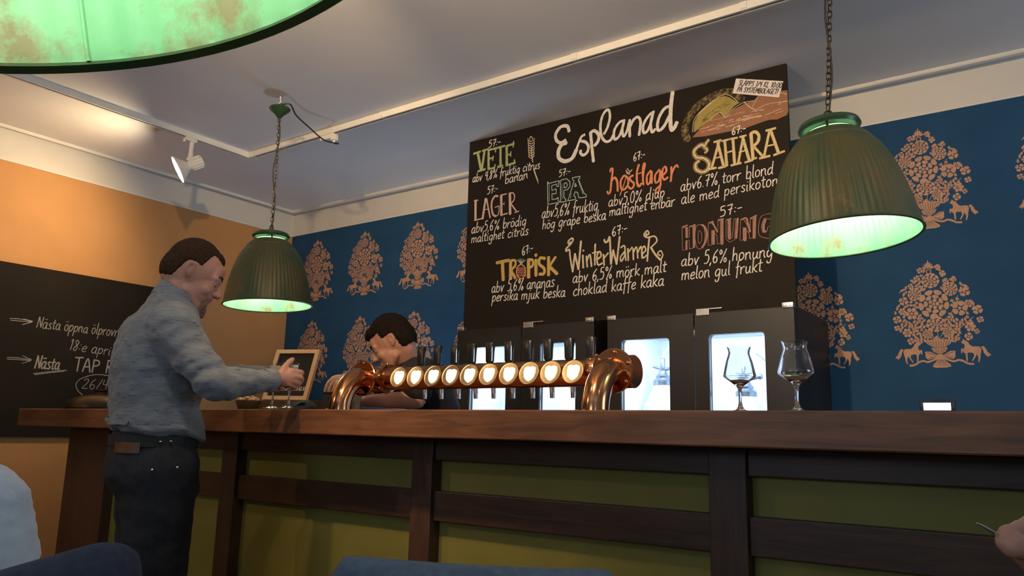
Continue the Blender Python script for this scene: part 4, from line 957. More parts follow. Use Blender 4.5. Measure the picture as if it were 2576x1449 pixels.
# ================================================================== BAR
BZ0, BZ1 = 1.0585, 1.1465; BY0, BY1 = 1.85, 2.55; BX0, BX1 = -4.495, 1.5
def bar():
    top = thing('timber_worktop', 'long thick stained timber worktop of the bar with square front edge', 'worktop', ((BX0+BX1)/2, BY0, BZ0))
    mb = MB()
    # slightly uneven hand-planed front edge
    n = 60; rings = []
    for i in range(n+1):
        x = BX0+(BX1-BX0)*i/n; d = .0016*noise.noise(Vector((x*2.1, 0, 0))); e = .002*noise.noise(Vector((x*1.3, 5, 0))); c = .004
        rings.append([Vector((x, BY0+d+c, BZ0+e)), Vector((x, BY0+d, BZ0+e+c)), Vector((x, BY0+d, BZ1-c)), Vector((x, BY0+d+c, BZ1)), Vector((x, BY1, BZ1)), Vector((x, BY1, BZ0))])
    mb.loft(rings); wpart('slab', mb, 'bar_wood', top, ang=30)
    fr = thing('bar_counter', 'bar front of brown stained posts and rails framing olive green panels', 'bar counter', (-1.5, 2.06, 0))
    PX = [(-4.27, -3.87), (-2.935, -2.835), (-1.855, -1.765), (-.80, -.70), (.27, .37), (1.34, 1.46)]
    for a, b in PX: wpart('post', MB().box((a, 2.015, 0), (b, 2.075, BZ0-.003), 0, .003), 'frame_woodZ', fr, smooth=False)
    for i in range(len(PX)-1):
        a, b = PX[i][1], PX[i+1][0]
        wpart('rail', MB().box((a, 2.03, .788), (b, 2.066, .884), 0, .003), 'frame_woodX', fr, smooth=False)
        wpart('rail', MB().box((a, 2.03, 0), (b, 2.066, .13), 0, .003), 'frame_woodX', fr, smooth=False)
        wpart('top_rail', MB().box((a, 2.03, .985), (b, 2.066, BZ0-.003), 0, .003), 'frame_woodX', fr, smooth=False)
        wpart('panel', MB().box((a-.01, 2.066, .884), (b+.01, 2.086, .985)), 'olive', fr, smooth=False)
        wpart('panel', MB().box((a-.01, 2.066, .13), (b+.01, 2.086, .788)), 'olive', fr, smooth=False)
    wpart('back_panel', MB().box((PX[0][0], 2.086, 0), (PX[-1][1], 2.104, BZ0+.003)), 'frame_woodZ', fr, smooth=False)
    wpart('end_panel', MB().box((PX[0][0], 2.075, 0), (PX[0][0]+.02, BY1-.02, BZ0-.003)), 'frame_woodZ', fr, smooth=False)
bar()

# ================================================================== TAP TOWER
def tower():
    XLt, XRt, PY, PZ, PR = -2.512, -1.283, 2.44, 1.300, .050
    r = thing('beer_tap_tower', 'polished copper beer tap tower with ten lit round badges on the bar', 'beer tap', ((XLt+XRt)/2, 2.3, BZ1))
    wpart('pipe', MB().cyl((XLt+.02, PY, PZ), (XRt-.02, PY, PZ), PR, n=40), 'copper', r, 'horizontal copper pipe')
    for X in (XLt, XRt):
        # housing at the pipe end, domed cap
        mb = MB(); mb.lathe([(0, -.062), (.03, -.060), (.05, -.048), (.058, -.030), (.058, .055), (.052, .062), (0, .062)], (X, PY, PZ), (1 if X == XRt else -1, 0, 0), 36)
        wpart('end_housing', mb, 'copper', r)
        # elbow from the housing toward the guests and down to the bar
        R = PZ-BZ1-.012; pts = [Vector((X, PY-.03, PZ))]
        for k in range(11):
            t = PI/2*k/10; pts.append(Vector((X, PY-.050-R*.88*math.sin(t), PZ-R+R*math.cos(t))))
        pts.append(Vector((X, pts[-1].y, BZ1+.004)))
        mb = MB(); mb.tube(pts, .046, 28); wpart('elbow', mb, 'copper', r)
        mb = MB(); mb.lathe([(0, -.007), (.074, -.007), (.078, -.003), (.078, .003), (.074, .007), (0, .007)], (X, PY-.050, PZ), (0, -1, 0), 44); wpart('flange', mb, 'copper', r)
        mb = MB(); mb.lathe([(0, 0), (.068, 0), (.071, .003), (.069, .008), (.05, .010), (0, .010)], (X, pts[-1].y, BZ1+.0005), (0, 0, 1), 40); wpart('base_flange', mb, 'copper', r)
        for k in range(6):
            a = 2*PI*k/6+.4; c = Vector((X+.064*math.cos(a), PY-.057, PZ+.064*math.sin(a)))
            wpart('rivet', MB().lathe([(.0085, 0), (.0075, .004), (.004, .007), (0, .0078)], c, (0, -1, 0), 12), 'copper', r)
            c = Vector((X+.059*math.cos(a), pts[-1].y+.059*math.sin(a), BZ1+.009))
            wpart('rivet', MB().lathe([(.0075, 0), (.0065, .004), (.004, .0065), (0, .007)], c, (0, 0, 1), 12), 'copper', r)
        s = 1 if X == XLt else -1
        mb = MB(); mb.lathe([(PR-.001, -.02), (.060, -.018), (.062, -.012), (.062, .012), (.060, .018), (PR-.001, .02)], (X+s*.095, PY, PZ), (1, 0, 0), 40); wpart('collar', mb, 'copper', r)
        for k in range(8):
            a = 2*PI*k/8; d = Vector((0, math.cos(a), math.sin(a)))
            wpart('rivet', MB().lathe([(.007, 0), (.006, .004), (.003, .006), (0, .0065)], Vector((X+s*.095, PY, PZ))+d*.0615, d, 10), 'copper', r)
    px = [1004, 1046, 1090, 1135, 1181, 1230, 1281, 1332, 1386, 1442]
    t = math.radians(16); nrm = Vector((0, -math.cos(t), math.sin(t)))
    for k, x in enumerate(px):
        c = onY(x, 947-(k > 4)*(k-4)*2.4, 2.352); c.z = 1.296
        mb = MB(); mb.cyl(Vector((c.x, PY-PR+.004, c.z)), c-nrm*.012, .016, .013, 16)
        mb.lathe([(0, -.014), (.030, -.013), (.040, -.004), (.0432, .003), (.0428, .0062), (.0415, .0064), (.0405, .0035), (.0300, .0022), (0, .0022)], c, nrm, 40)
        b = wpart('tap_badge', mb, 'badge_face', r)
        # lit shield in the middle of the badge
        q = nrm.to_track_quat('Z', 'Y'); sx = Vector((1, 0, 0)); su = nrm.cross(sx)*-1
        if su.z < 0: su = -su
        prof = [(-.0185, .018), (-.008, .0215), (.0, .019), (.008, .0215), (.0185, .018), (.0195, .002), (.0155, -.013), (.0075, -.021), (0, -.025), (-.0075, -.021), (-.0155, -.013), (-.0195, .002)]
        mb = MB(); mb.prism([c+nrm*.0026+sx*(u*1.22)+su*(v*1.2) for u, v in prof], nrm*.0016)
        l = wpart('lit_shield', mb, 'lens', b, smooth=False)
        # tap handle behind the pipe and spout below it
        hx = c.x-.012
        mb = MB(); mb.cyl((hx, PY+.055, PZ+.030), (hx, PY+.055, PZ+.058), .010, n=14); h = wpart('tap_handle', mb, 'chrome', r)
        rings = []
        for zz, w, d in ((PZ+.055, .012, .010), (PZ+.062, .017, .012), (PZ+.10, .018, .013), (PZ+.134, .021, .014), (PZ+.138, .018, .012)):
            rings.append([Vector((hx+w*math.copysign(abs(math.cos(a))**.6, math.cos(a)), PY+.055+d*math.copysign(abs(math.sin(a))**.6, math.sin(a)), zz)) for a in [2*PI*k2/20 for k2 in range(20)]])
        mb = MB(); mb.loft(rings); wpart('grip', mb, 'black_plastic', h, ang=50)
        mb = MB(); mb.box((hx+.0150, PY+.042, PZ+.062), (hx+.0185, PY+.046, PZ+.132)); wpart('metal_strip', mb, 'chrome', h, smooth=False)
        mb = MB(); mb.tube([(hx, PY+.04, PZ-.01), (hx, PY+.075, PZ-.02), (hx, PY+.085, PZ-.05), (hx, PY+.088, PZ-.085)], [.012, .012, .010, .0095], 14, smooth=4); wpart('spout', mb, 'chrome', r)
    return r
tower()

# ================================================================== FRIDGES AND KEGS
FT = 1.655
def fridge(x0, x1, wins, label):
    r = thing('beer_fridge', label, 'fridge', ((x0+x1)/2, 3.4, 0), None, 'black beer fridges under the menu board')
    y0, y1 = 3.442, 3.975; t = .035
    mb = MB()
    mb.box((x0, y0, .0), (x0+t, y1, FT)); mb.box((x1-t, y0, .0), (x1, y1, FT)); mb.box((x0+t, y0, FT-.05), (x1-t, y1, FT)); mb.box((x0+t, y0, 0), (x1-t, y1, .12)); mb.box((x0+t, y1-.03, .12), (x1-t, y1, FT-.05))
    wpart('cabinet', mb, 'fridge', r, smooth=False)
    mb = MB(); e = .002
    mb.box((x0+t+e, y0+.02, .122), (x0+t+.008, y1-.032, FT-.052)); mb.box((x1-t-.008, y0+.02, .122), (x1-t-e, y1-.032, FT-.052)); mb.box((x0+t+.008, y1-.040, .122), (x1-t-.008, y1-.032, FT-.052)); mb.box((x0+t+.008, y0+.02, FT-.060), (x1-t-.008, y1-.04, FT-.052)); mb.box((x0+t+.008, y0+.02, .122), (x1-t-.008, y1-.04, .13))
    wpart('liner', mb, 'fridge_in', r, smooth=False)
    mb = MB(); mb.cyl((x0+.08, y0+.045, FT-.085), (x1-.08, y0+.045, FT-.085), .010, n=10); wpart('light_tube', mb, 'led', r)
    lamp('AREA', 'fridge_light', ((x0+x1)/2, y0+.06, FT-.075), 11, (.66, .82, 1.0), (0, .35, -1), shape='RECTANGLE', size=x1-x0-.2, size_y=.06)
    mid = (x0+x1)/2
    for k, (wx0, wx1, wz) in enumerate(wins):
        a, b = (x0, mid-.003) if k == 0 else (mid+.003, x1)
        z0, z1 = .10, FT-.008; w0 = .72; yf, yb = 3.400, 3.438; rr = .018
        # door leaf with a rounded window opening: ring of quads between outer and inner outline
        def outline(x0_, x1_, z0_, z1_, rad, n=5):
            P = []
            for cx, cz, s in ((x1_-rad, z1_-rad, 0), (x0_+rad, z1_-rad, 1), (x0_+rad, z0_+rad, 2), (x1_-rad, z0_+rad, 3)):
                for q in range(n+1):
                    an = PI/2*(s+q/n); P.append((cx+rad*math.cos(an), cz+rad*math.sin(an)))
            return P
        I_ = outline(wx0, wx1, w0, wz, rr); O_ = outline(a, b, z0, z1, .004)
        n = len(I_); mb = MB()
        vs = [(x, yf, z) for x, z in O_]+[(x, yf, z) for x, z in I_]+[(x, yb, z) for x, z in O_]+[(x, yb, z) for x, z in I_]; fs = []
        for q in range(n):
            p = (q+1) % n
            fs += [(q, p, n+p, n+q), (2*n+p, 2*n+q, 3*n+q, 3*n+p), (p, q, 2*n+q, 2*n+p), (n+q, n+p, 3*n+p, 3*n+q)]
        mb.add(vs, fs); d = wpart('door', mb, 'fridge', r, smooth=False)
        mb = MB(); mb.box((wx0+.001, yf+.012, w0+.001), (wx1-.001, yf+.016, wz-.001)); wpart('window_pane', mb, 'pane', d, smooth=False)
        hx = a if k == 0 else b; s = 1 if k == 0 else -1
        mb = MB(); mb.box((min(hx+s*.0, hx+s*.048), yf-.006, FT-.012), (max(hx, hx+s*.048), yf+.03, FT+.012), 0, .002); mb.cyl((hx+s*.014, yf-.006, FT), (hx+s*.014, yf-.010, FT), .004, n=8); mb.cyl((hx+s*.034, yf-.006, FT), (hx+s*.034, yf-.010, FT), .004, n=8)
        wpart('hinge', mb, 'hinge', d)
        mb = MB(); mb.box((mid-.001 if k else mid-.02, yf-.022, .8), (mid+.02 if k else mid+.001, yf-.0005, 1.04), 0, .003)
        wpart('handle', mb, 'black_plastic', d, smooth=False)
    mb = MB(); mb.box((mid+.012, yf-.005, FT-.02), (mid+.075, yf+.03, FT+.012), 0, .002); mb.box((mid+.012, yf+.0, FT+.008), (mid+.135, yf+.03, FT+.013)); wpart('centre_bracket', mb, 'hinge', r, smooth=False)
    return r
fridge(-2.825, -1.935, [(-2.730, -2.478, 1.545), (-2.262, -2.042, 1.547)], 'left black fridge with two lit windows, partly behind the beer taps')
fridge(-1.858, -.948, [(-1.783, -1.528, 1.541), (-1.335, -1.078, 1.545)], 'right black fridge with two lit windows, behind the two empty glasses')

def keg(x, y, label, ztop, rad=.125, red=False, plain=False, hose_to=None):
    r = thing('beer_keg', label, 'keg', (x, y, .13), None, 'kegs inside the fridges')
    h = ztop-.13
    mb = MB(); mb.lathe([(0, 0), (rad*.9, 0), (rad, .02), (rad, h*.62), (rad*.985, h*.70), (rad*.90, h*.80), (rad*.70, h*.90), (rad*.40, h*.96), (rad*.3, h), (0, h)], (0, 0, 0), (0, 0, 1), 36); obj('shell', mb, 'keg', r)
    for zz in (h*.60, h*.44):
        mb = MB(); mb.lathe([(rad+.0005, zz-.006), (rad+.004, zz-.004), (rad+.004, zz+.004), (rad+.0005, zz+.006)], (0, 0, 0), (0, 0, 1), 36); obj('band', mb, 'keg_band', r)
    mb = MB(); z = h
    mb.lathe([(.040, z-.03), (.050, z-.022), (.050, z), (.040, z+.01), (.034, z+.014), (.036, z+.024), (.026, z+.034), (.018, z+.05), (.020, z+.06), (.012, z+.068), (.012, z+.11), (.006, z+.12), (0, z+.12)], (0, 0, 0), (0, 0, 1), 24)
    mb.cyl((0, 0, z+.055), (.075, -.02, z+.07), .008, n=10); mb.cyl((0, 0, z+.06), (-.05, -.01, z+.075), .007, n=10); mb.ell((.075, -.02, z+.07), (.014, .014, .014))
    obj('coupler', mb, ['coupler'], r)
    if red: obj('coupler_cap', MB().cyl((0, -.005, z+.01), (0, -.005, z+.05), .036, .032, 20), 'red_plastic', r)
    e = hose_to or (.06, .12, z+.16)
    mb = MB(); mb.tube([(0, 0, z+.115), (.01, .01, z+.15), ((e[0])*.5, e[1]*.5, z+.19), e], .006, 8, smooth=6); obj('hose', mb, 'hose', r)
keg(-2.62, 3.69, 'pale keg in the leftmost fridge window', 1.30, .14)
keg(-2.14, 3.68, 'keg with red coupler cap, behind the right end of the tap badges', 1.29, .13, red=True)
keg(-1.70, 3.70, 'keg in the window right of the copper elbow', 1.36, .14)
keg(-1.27, 3.70, 'keg in the rightmost fridge window behind an empty glass', 1.30, .14)

# back counter beside the fridges, with a cold work light shining up (below the sight line of the bar)
def back_counter():
    r = thing('back_counter', 'low dark back counter left of the fridges, behind the bar', 'counter', (-3.6, 3.72, 0))
    wpart('carcass', MB().box((-4.3, 3.50, 0), (-2.95, 3.97, .80), 0, .004), 'frame_woodX', r, smooth=False)
    wpart('counter_slab', MB().box((-4.32, 3.46, .80), (-2.93, 3.98, .83), 0, .003), 'steel', r, smooth=False)
    l = thing('work_light', 'cold LED work light bar lying on the back counter', 'work light', (-3.5, 3.66, .8306))
    obj('housing', MB().box((-.25, -.035, 0), (.25, .035, .028), 0, .004), 'white_paint', l)
    obj('light_strip', MB().box((-.23, -.022, .0282), (.23, .022, .031)), 'led', l, smooth=False)
    lamp('AREA', 'work_light_glow', (-3.5, 3.66, .868), 7, (.62, .78, 1.0), (.02, -.35, 1), shape='RECTANGLE', size=.46, size_y=.05)
back_counter()

# ================================================================== GLASSES
def teku(r, beer=None, s=1.0):
    """tulip glass with angular bowl, stem and foot; height .182*s"""
    o = [(0, 0), (.036, .0008), (.037, .002), (.030, .004), (.012, .010), (.0065, .018), (.0045, .032), (.0042, .050), (.0055, .066), (.010, .074), (.026, .086), (.0435, .099), (.0445, .103), (.0435, .108), (.036, .140), (.0295, .160), (.0285, .166), (.030, .174), (.0325, .182)]
    i = [(.0316, .182), (.0291, .174), (.0275, .166), (.0285, .160), (.0350, .140), (.0424, .108), (.0433, .1032), (.0424, .1000), (.0255, .0876), (.0100, .0772), (0, .0755)]
    n0 = len(o); c = [Vector((a, b, 0)) for a, b in o]; 
    prof = [(max(a, 0)*s, b*s) for a, b in o+i]
    obj('glass', MB().lathe(prof, (0, 0, 0), (0, 0, 1), 56), 'glass', r, ang=28)
    if beer:
        top, foamh = beer
        pr = [(0, .0762), (.0095, .0778), (.0250, .0880), (.0420, .1003), (.0428, .1033), (.0419, .1080), (.0345, .140), (.0280, .160), (.0270, .166), (.0286, .176)]
        q = [(a, b) for a, b in pr if b < top]
        for k in range(len(pr)-1):
            if pr[k][1] < top <= pr[k+1][1]:
                t = (top-pr[k][1])/(pr[k+1][1]-pr[k][1]); q.append((pr[k][0]+t*(pr[k+1][0]-pr[k][0]), top))
        q.append((0, top))
        obj('beer', MB().lathe([(a*s, b*s) for a, b in q], (0, 0, 0), (0, 0, 1), 40), 'beer' if foamh else 'beer_dregs', r, ang=50)
        if foamh: obj('foam', MB().lathe([(0, top*s+.0004), (q[-2][0]*s*.97, top*s+.0004), (q[-2][0]*s*.94, (top+foamh)*s), (0, (top+foamh)*s)], (0, 0, 0), (0, 0, 1), 40), 'foam', r)
def stand(px, y): p = onY(px, 1000, y); return (p.x, y, BZ1+.0006)
g = thing('beer_glass', 'empty stemmed tulip glass in front of the rightmost fridge window', 'glass', stand(1862, 2.08), None, 'empty tulip glasses on the bar'); teku(g, (.0905, 0), .98)
g = thing('beer_glass', 'empty stemmed tulip glass in front of the black fridge side', 'glass', stand(2005, 2.07), None, 'empty tulip glasses on the bar'); teku(g, (.0925, 0), 1.02)

# ================================================================== SMALL THINGS ON THE BAR
def small():
    c = stand(626, 2.02)
    r = thing('snack_bowl', 'small dark bowl at the left of the held beer glasses', 'bowl', c)
    obj('bowl', MB().lathe([(0, 0), (.034, 0), (.040, .004), (.050, .03), (.052, .040), (.049, .040), (.046, .03), (.036, .008), (0, .007)], (0, 0, 0), (0, 0, 1), 36), 'bowl', r)
    rn = random.Random(5); mb = MB()
    for k in range(70):
        a = rn.uniform(0, 2*PI); q = rn.random()**.5*.040; z = .040+.020*(1-(q/.042)**2)*rn.random()+.002
        mb.ell((c[0]+q*math.cos(a), c[1]+q*math.sin(a), c[2]+z), (rn.uniform(.005, .010), rn.uniform(.005, .009), rn.uniform(.004, .007)), None, 7, 5)
    mb.ell((c[0], c[1], c[2]+.03), (.040, .040, .012), None, 16, 8)
    o = obj('snack_nuts', mb, 'nut'); tag(o, 'golden roasted snack heaped in the small dark bowl', 'snack', kind='stuff')
    # framed sign leaning back
    tl, tr, br = onY(694, 880, 2.37), onY(805, 878, 2.37), onY(768, 1010, 2.31)
    w = .232; hgt = .262; base = onY(661, 1007, 2.32); ztr = base.z-.005; lean = math.radians(21); yaw = math.radians(20)
    r = thing('tabletop_sign', 'pine framed black letter sign leaning on the bar behind the hands', 'sign', base, (0, 0, yaw))
    def L(x, z, y=0): return Vector((x, y*math.cos(lean)+z*math.sin(lean), z*math.cos(lean)-y*math.sin(lean)))
    def slab(x0, x1, z0, z1, y0, y1): 
        p = [L(x, z, y) for x, y, z in ((x0, y0, z0), (x1, y0, z0), (x1, y1, z0), (x0, y1, z0), (x0, y0, z1), (x1, y0, z1), (x1, y1, z1), (x0, y1, z1))]
        return MB().add(p, [(0, 3, 2, 1), (4, 5, 6, 7), (0, 1, 5, 4), (1, 2, 6, 5), (2, 3, 7, 6), (3, 0, 4, 7)])
    for nm, q in (('frame_rail', (0, w, hgt-.02, hgt)), ('frame_rail', (0, w, 0, .02)), ('frame_stile', (0, .02, .02, hgt-.02)), ('frame_stile', (w-.02, w, .02, hgt-.02))):
        obj(nm, slab(*q, -.010, .010), 'pale_wood', r, smooth=False)
    obj('letter_board', slab(.02, w-.02, .02, hgt-.02, -.002, .006), 'black_board', r, smooth=False)
    obj('prop_stand', MB().add([L(w*.4, .2, .012), L(w*.6, .2, .012), Vector((w*.62, .15, 0)), Vector((w*.38, .15, 0)), L(w*.4, .2, .016), L(w*.6, .2, .016), Vector((w*.62, .155, 0)), Vector((w*.38, .155, 0))], [(0, 1, 2, 3), (7, 6, 5, 4), (0, 4, 5, 1), (1, 5, 6, 2), (2, 6, 7, 3), (3, 7, 4, 0)]), 'pale_wood', r, smooth=False)
    tx0, tx1 = onY(640, 1010, 2.28).x, onY(785, 1010, 2.28).x
    tr_ = thing('wooden_tray', 'low dark brown wooden box under the framed sign', 'tray', ((tx0+tx1)/2, 2.37, BZ1+.0006))
    wpart('box', MB().box((tx0, 2.27, BZ1+.0006), (tx1, 2.53, ztr), 0, .003), 'frame_woodX', tr_, smooth=False)
    ink = Ink(None, (0, -1, 0)); txt = 'BRYGGERIETIMARIESTAD.SE'; adv = sum(GL[c_][0] for c_ in txt); kx = (w-.046)/adv; x = .024
    for ch in txt:
        for st in GL[ch][1]:
            P = [L(x+a*kx+.15*b*.020, .050+b*.020, -.003) for a, b in st]
            if len(P) == 1: P = [P[0], P[0]+Vector((0, 0, .002))]
            ink.ribbon(P, .0022)
        x += GL[ch][0]*kx
    obj('sign_lettering', ink.mb, 'chalk_cream', r, smooth=False, normals=False)
    # dark cloth lump and steel clip beside the left elbow
    c = Vector((-2.56, 2.08, BZ1)); mb = MB()
    mb.ell(c+Vector((.0, 0, .012)), (.075, .05, .022)); mb.ell(c+Vector((.03, .02, .020)), (.05, .04, .022)); mb.ell(c+Vector((-.03, .01, .016)), (.045, .04, .020))
    me = fuse(mb, .005, 4); wrinkle(me, .004, 40)
    for v in me.vertices: v.co.z = max(v.co.z, BZ1+.0008)
    o = obj('bar_cloth', me, 'green_cloth'); tag(o, 'dark bar cloth crumpled on the bar left of the copper elbow', 'cloth')
    c = stand(752, 2.06)
    r = thing('steel_clip', 'small polished steel clip on the bar beside the dark cloth', 'clip', c)
    mb = MB(); mb.loft([[Vector((x, y, z)) for x, y, z in ((-.028+q*.058, -.014, .012+q*.020-.0*q), (-.028+q*.058, .014, .012+q*.020), (-.028+q*.058, .014, .015+q*.020), (-.028+q*.058, -.014, .015+q*.020))] for q in (0, .3, .6, 1)]); obj('blade', mb, 'chrome', r, smooth=False)
    mb = MB(); mb.box((-.030, -.012, 0), (.004, .012, .014), 0, .003); obj('body', mb, 'steel', r)
    # dark box behind the cloth
    c = Vector((-2.60, 2.33, BZ1+.0006))
    r = thing('napkin_box', 'small dark box on the bar between the framed sign and copper elbow', 'box', c)
    mb = MB(); mb.box((-.05, -.04, 0), (.05, .04, .082), 0, .004); obj('box', mb, 'rubber', r); mb = MB(); mb.box((-.052, -.042, .082), (.052, .042, .09), 0, .003); obj('rim', mb, 'black_plastic', r)
    # patinated dish at the left end
    c = Vector((-4.0, 2.06, BZ1+.0006))
    r = thing('metal_bowl', 'dark upturned metal bowl on the left end of the bar behind the man', 'bowl', c)
    obj('bowl', MB().lathe([(.20, 0), (.205, .006), (.198, .020), (.175, .048), (.13, .066), (.08, .074), (.076, .085), (.070, .090), (0, .092)], (0, 0, 0), (0, 0, 1), 48), 'dish', r)
    obj('foot_ring', MB().lathe([(.074, .088), (.078, .094), (.074, .102), (.068, .102), (.066, .092)], (0, 0, 0), (0, 0, 1), 40), 'dish', r)
    # card terminal with glowing screen
    a, b = onY(2324, 1014, 2.38), onY(2394, 1036, 2.38)
    c = Vector(((a.x+b.x)/2, 2.38, BZ1+.0006))
    r = thing('payment_terminal', 'small black device with a glowing blue white screen on the bar', 'terminal', c)
    obj('base', MB().box((-.085, -.03, 0), (.075, .09, .012), 0, .004), 'black_plastic', r)
    obj('neck', MB().box((-.015, .01, .012), (.015, .035, .04), 0, .003), 'black_plastic', r)
    w = (b.x-a.x)/2
    obj('bezel', MB().box((-w-.010, -.008, .012), (w+.010, .010, a.z-c.z+.010), 0, .003), 'black_plastic', r)
    obj('screen', MB().box((-w, -.0095, .020), (w, -.0082, a.z-c.z)), 'screen', r, smooth=False)
    lamp('AREA', 'screen_light', c+Vector((0, -.014, .04)), .25, (.25, .35, 1), (0, -1, .2), shape='RECTANGLE', size=.06, size_y=.03)
    c = Vector((c.x-.20, 2.40, BZ1+.0006))
    o = obj('bar_mat', MB().box((c.x-.10, 2.36, BZ1+.0006), (c.x+.08, 2.50, BZ1+.009), 0, .003), 'rubber'); tag(o, 'flat black mat on the bar left of the glowing screen', 'mat')
    c = Vector(stand(892, 2.46))
    r = thing('beer_glass', 'small glass of foaming beer inside the left copper elbow', 'glass', c)
    obj('glass', MB().lathe([(0, 0), (.026, 0), (.028, .003), (.032, .10), (.0305, .10), (.0265, .006), (0, .005)], (0, 0, 0), (0, 0, 1), 36), 'glass', r)
    obj('beer', MB().lathe([(0, .0055), (.0258, .0062), (.028, .055), (0, .055)], (0, 0, 0), (0, 0, 1), 32), 'beer', r); obj('foam', MB().lathe([(0, .0554), (.028, .0554), (.0292, .085), (0, .088)], (0, 0, 0), (0, 0, 1), 32), 'foam', r)
small()

# ================================================================== PEOPLE
class Frame:
    """vertical plane through C facing f (unit, horizontal); P(px,py,off) meets the plane shifted 'off' to the person's left"""
    def __init__(s, C, f): s.C = Vector((C[0], C[1], 0)); s.f = Vector((f[0], f[1], 0)).normalized(); s.l = Vector((-s.f.y, s.f.x, 0))
    def P(s, px, py, off=0.0):
        v = ray(px, py); n = Vector((s.l.x, s.l.y, 0)); e = Vector((EYE.x, EYE.y, 0))
        t = ((s.C-e).dot(n)+off)/Vector((v.x, v.y, 0)).dot(n)
        return EYE+v*t
def head_axes(f, l, down):
    a = math.radians(down); z = Vector((0, 0, 1))
    return (f*math.cos(a)-z*math.sin(a)).normalized(), l, (z*math.cos(a)+f*math.sin(a)).normalized()
def head(mb, H, ax, s=1.0):
    f, l, u = ax
    def q(a, b, c): return H+f*a*s+l*b*s+u*c*s
    A = (f, l, u)
    mb.ell(q(-.008, 0, .024), (.096*s, .076*s, .098*s), A, 26, 18); mb.ell(q(-.034, 0, -.008), (.074*s, .068*s, .078*s), A, 22, 14)
    mb.ell(q(.036, 0, -.030), (.062*s, .060*s, .082*s), A, 22, 14); mb.ell(q(.060, 0, .036), (.036*s, .052*s, .044*s), A)
    mb.ell(q(.070, 0, -.098), (.026*s, .026*s, .022*s), A)
    for b in (-1, 1):
        mb.rcone(q(.014, b*.047, -.066), .020*s, q(.066, b*.015, -.098), .021*s)      # jaw
        mb.ell(q(.062, b*.036, -.032), (.026*s, .024*s, .026*s), A)                    # cheek
        mb.rcone(q(.086, b*.014, .022), .012*s, q(.074, b*.044, .018), .011*s)         # brow
        mb.ell(q(.101, b*.011, -.032), (.012*s, .010*s, .009*s), A)                    # nostril wing
        # ear: rim, lobe and root
        mb.tube([q(-.006, b*.071, -.024), q(-.017, b*.079, -.017), q(-.026, b*.083, .002), q(-.021, b*.083, .019), q(-.008, b*.080, .023), q(.001, b*.074, .012)], .0050*s, 8, smooth=3)
        mb.ell(q(-.012, b*.074, .000), (.013*s, .006*s, .020*s), A); mb.ell(q(-.007, b*.073, -.023), (.007*s, .005*s, .008*s), A)
        mb.ell(q(.0775, b*.031, .0025), (.0138*s, .017*s, .0070*s), A, 12, 8)           # eyelids
    mb.tube([q(.090, 0, .020), q(.100, 0, .0), q(.112, 0, -.024), q(.114, 0, -.031)], [.009*s, .009*s, .012*s, .013*s], 12, smooth=3); mb.ell(q(.111, 0, -.031), (.012*s, .012*s, .010*s), A)
    mb.rcone(q(.094, -.015, -.063), .0065*s, q(.094, .015, -.063), .0065*s); mb.rcone(q(.099, -.006, -.062), .0065*s, q(.099, .006, -.062), .0065*s)
    mb.rcone(q(.092, -.013, -.075), .007*s, q(.092, .013, -.075), .007*s)
    return q
def eyes(root, q, ax, s):
    for b in (-1, 1):
        o = wpart('eye', MB().ell(q(.0785, b*.031, -.0020), (.0122*s, .0126*s, .0052*s), ax, 16, 10), 'eye', root)
        wpart('iris', MB().ell(q(.0888, b*.0315, -.0030), (.0020*s, .0044*s, .0036*s), ax, 12, 8), 'iris', o)
def finger(mb, pts, r0, r1):
    n = len(pts); mb.tube(pts, [r0+(r1-r0)*i/(n-1) for i in range(n)], 10, smooth=3); mb.ell(pts[-1], (r1, r1, r1), None, 10, 8); mb.ell(pts[0], (r0, r0, r0), None, 10, 8)
    for p, k in zip(pts[1:-1], range(1, n-1)): mb.ell(p, (r0*1.05,)*3, None, 10, 8)
def limb(mb, pts, rad, n=18): mb.tube(pts, rad, n, smooth=4); mb.ell(pts[0], (rad[0],)*3); mb.ell(pts[-1], (rad[-1],)*3)
def oval(c, a, b, ra, rb, n=28, sq=.86):
    out = []
    for k in range(n):
        t = 2*PI*k/n; x = math.copysign(abs(math.cos(t))**sq, math.cos(t)); y = math.copysign(abs(math.sin(t))**sq, math.sin(t)); out.append(Vector(c)+a*(ra*x)+b*(rb*y))
    return out
def resample(rings, k):
    out = []; n = len(rings[0]); cols = [catmull([r[j] for r in rings], [0]*len(rings), k)[0] for j in range(n)]
    return [[cols[j][i] for j in range(n)] for i in range(len(cols[0]))]

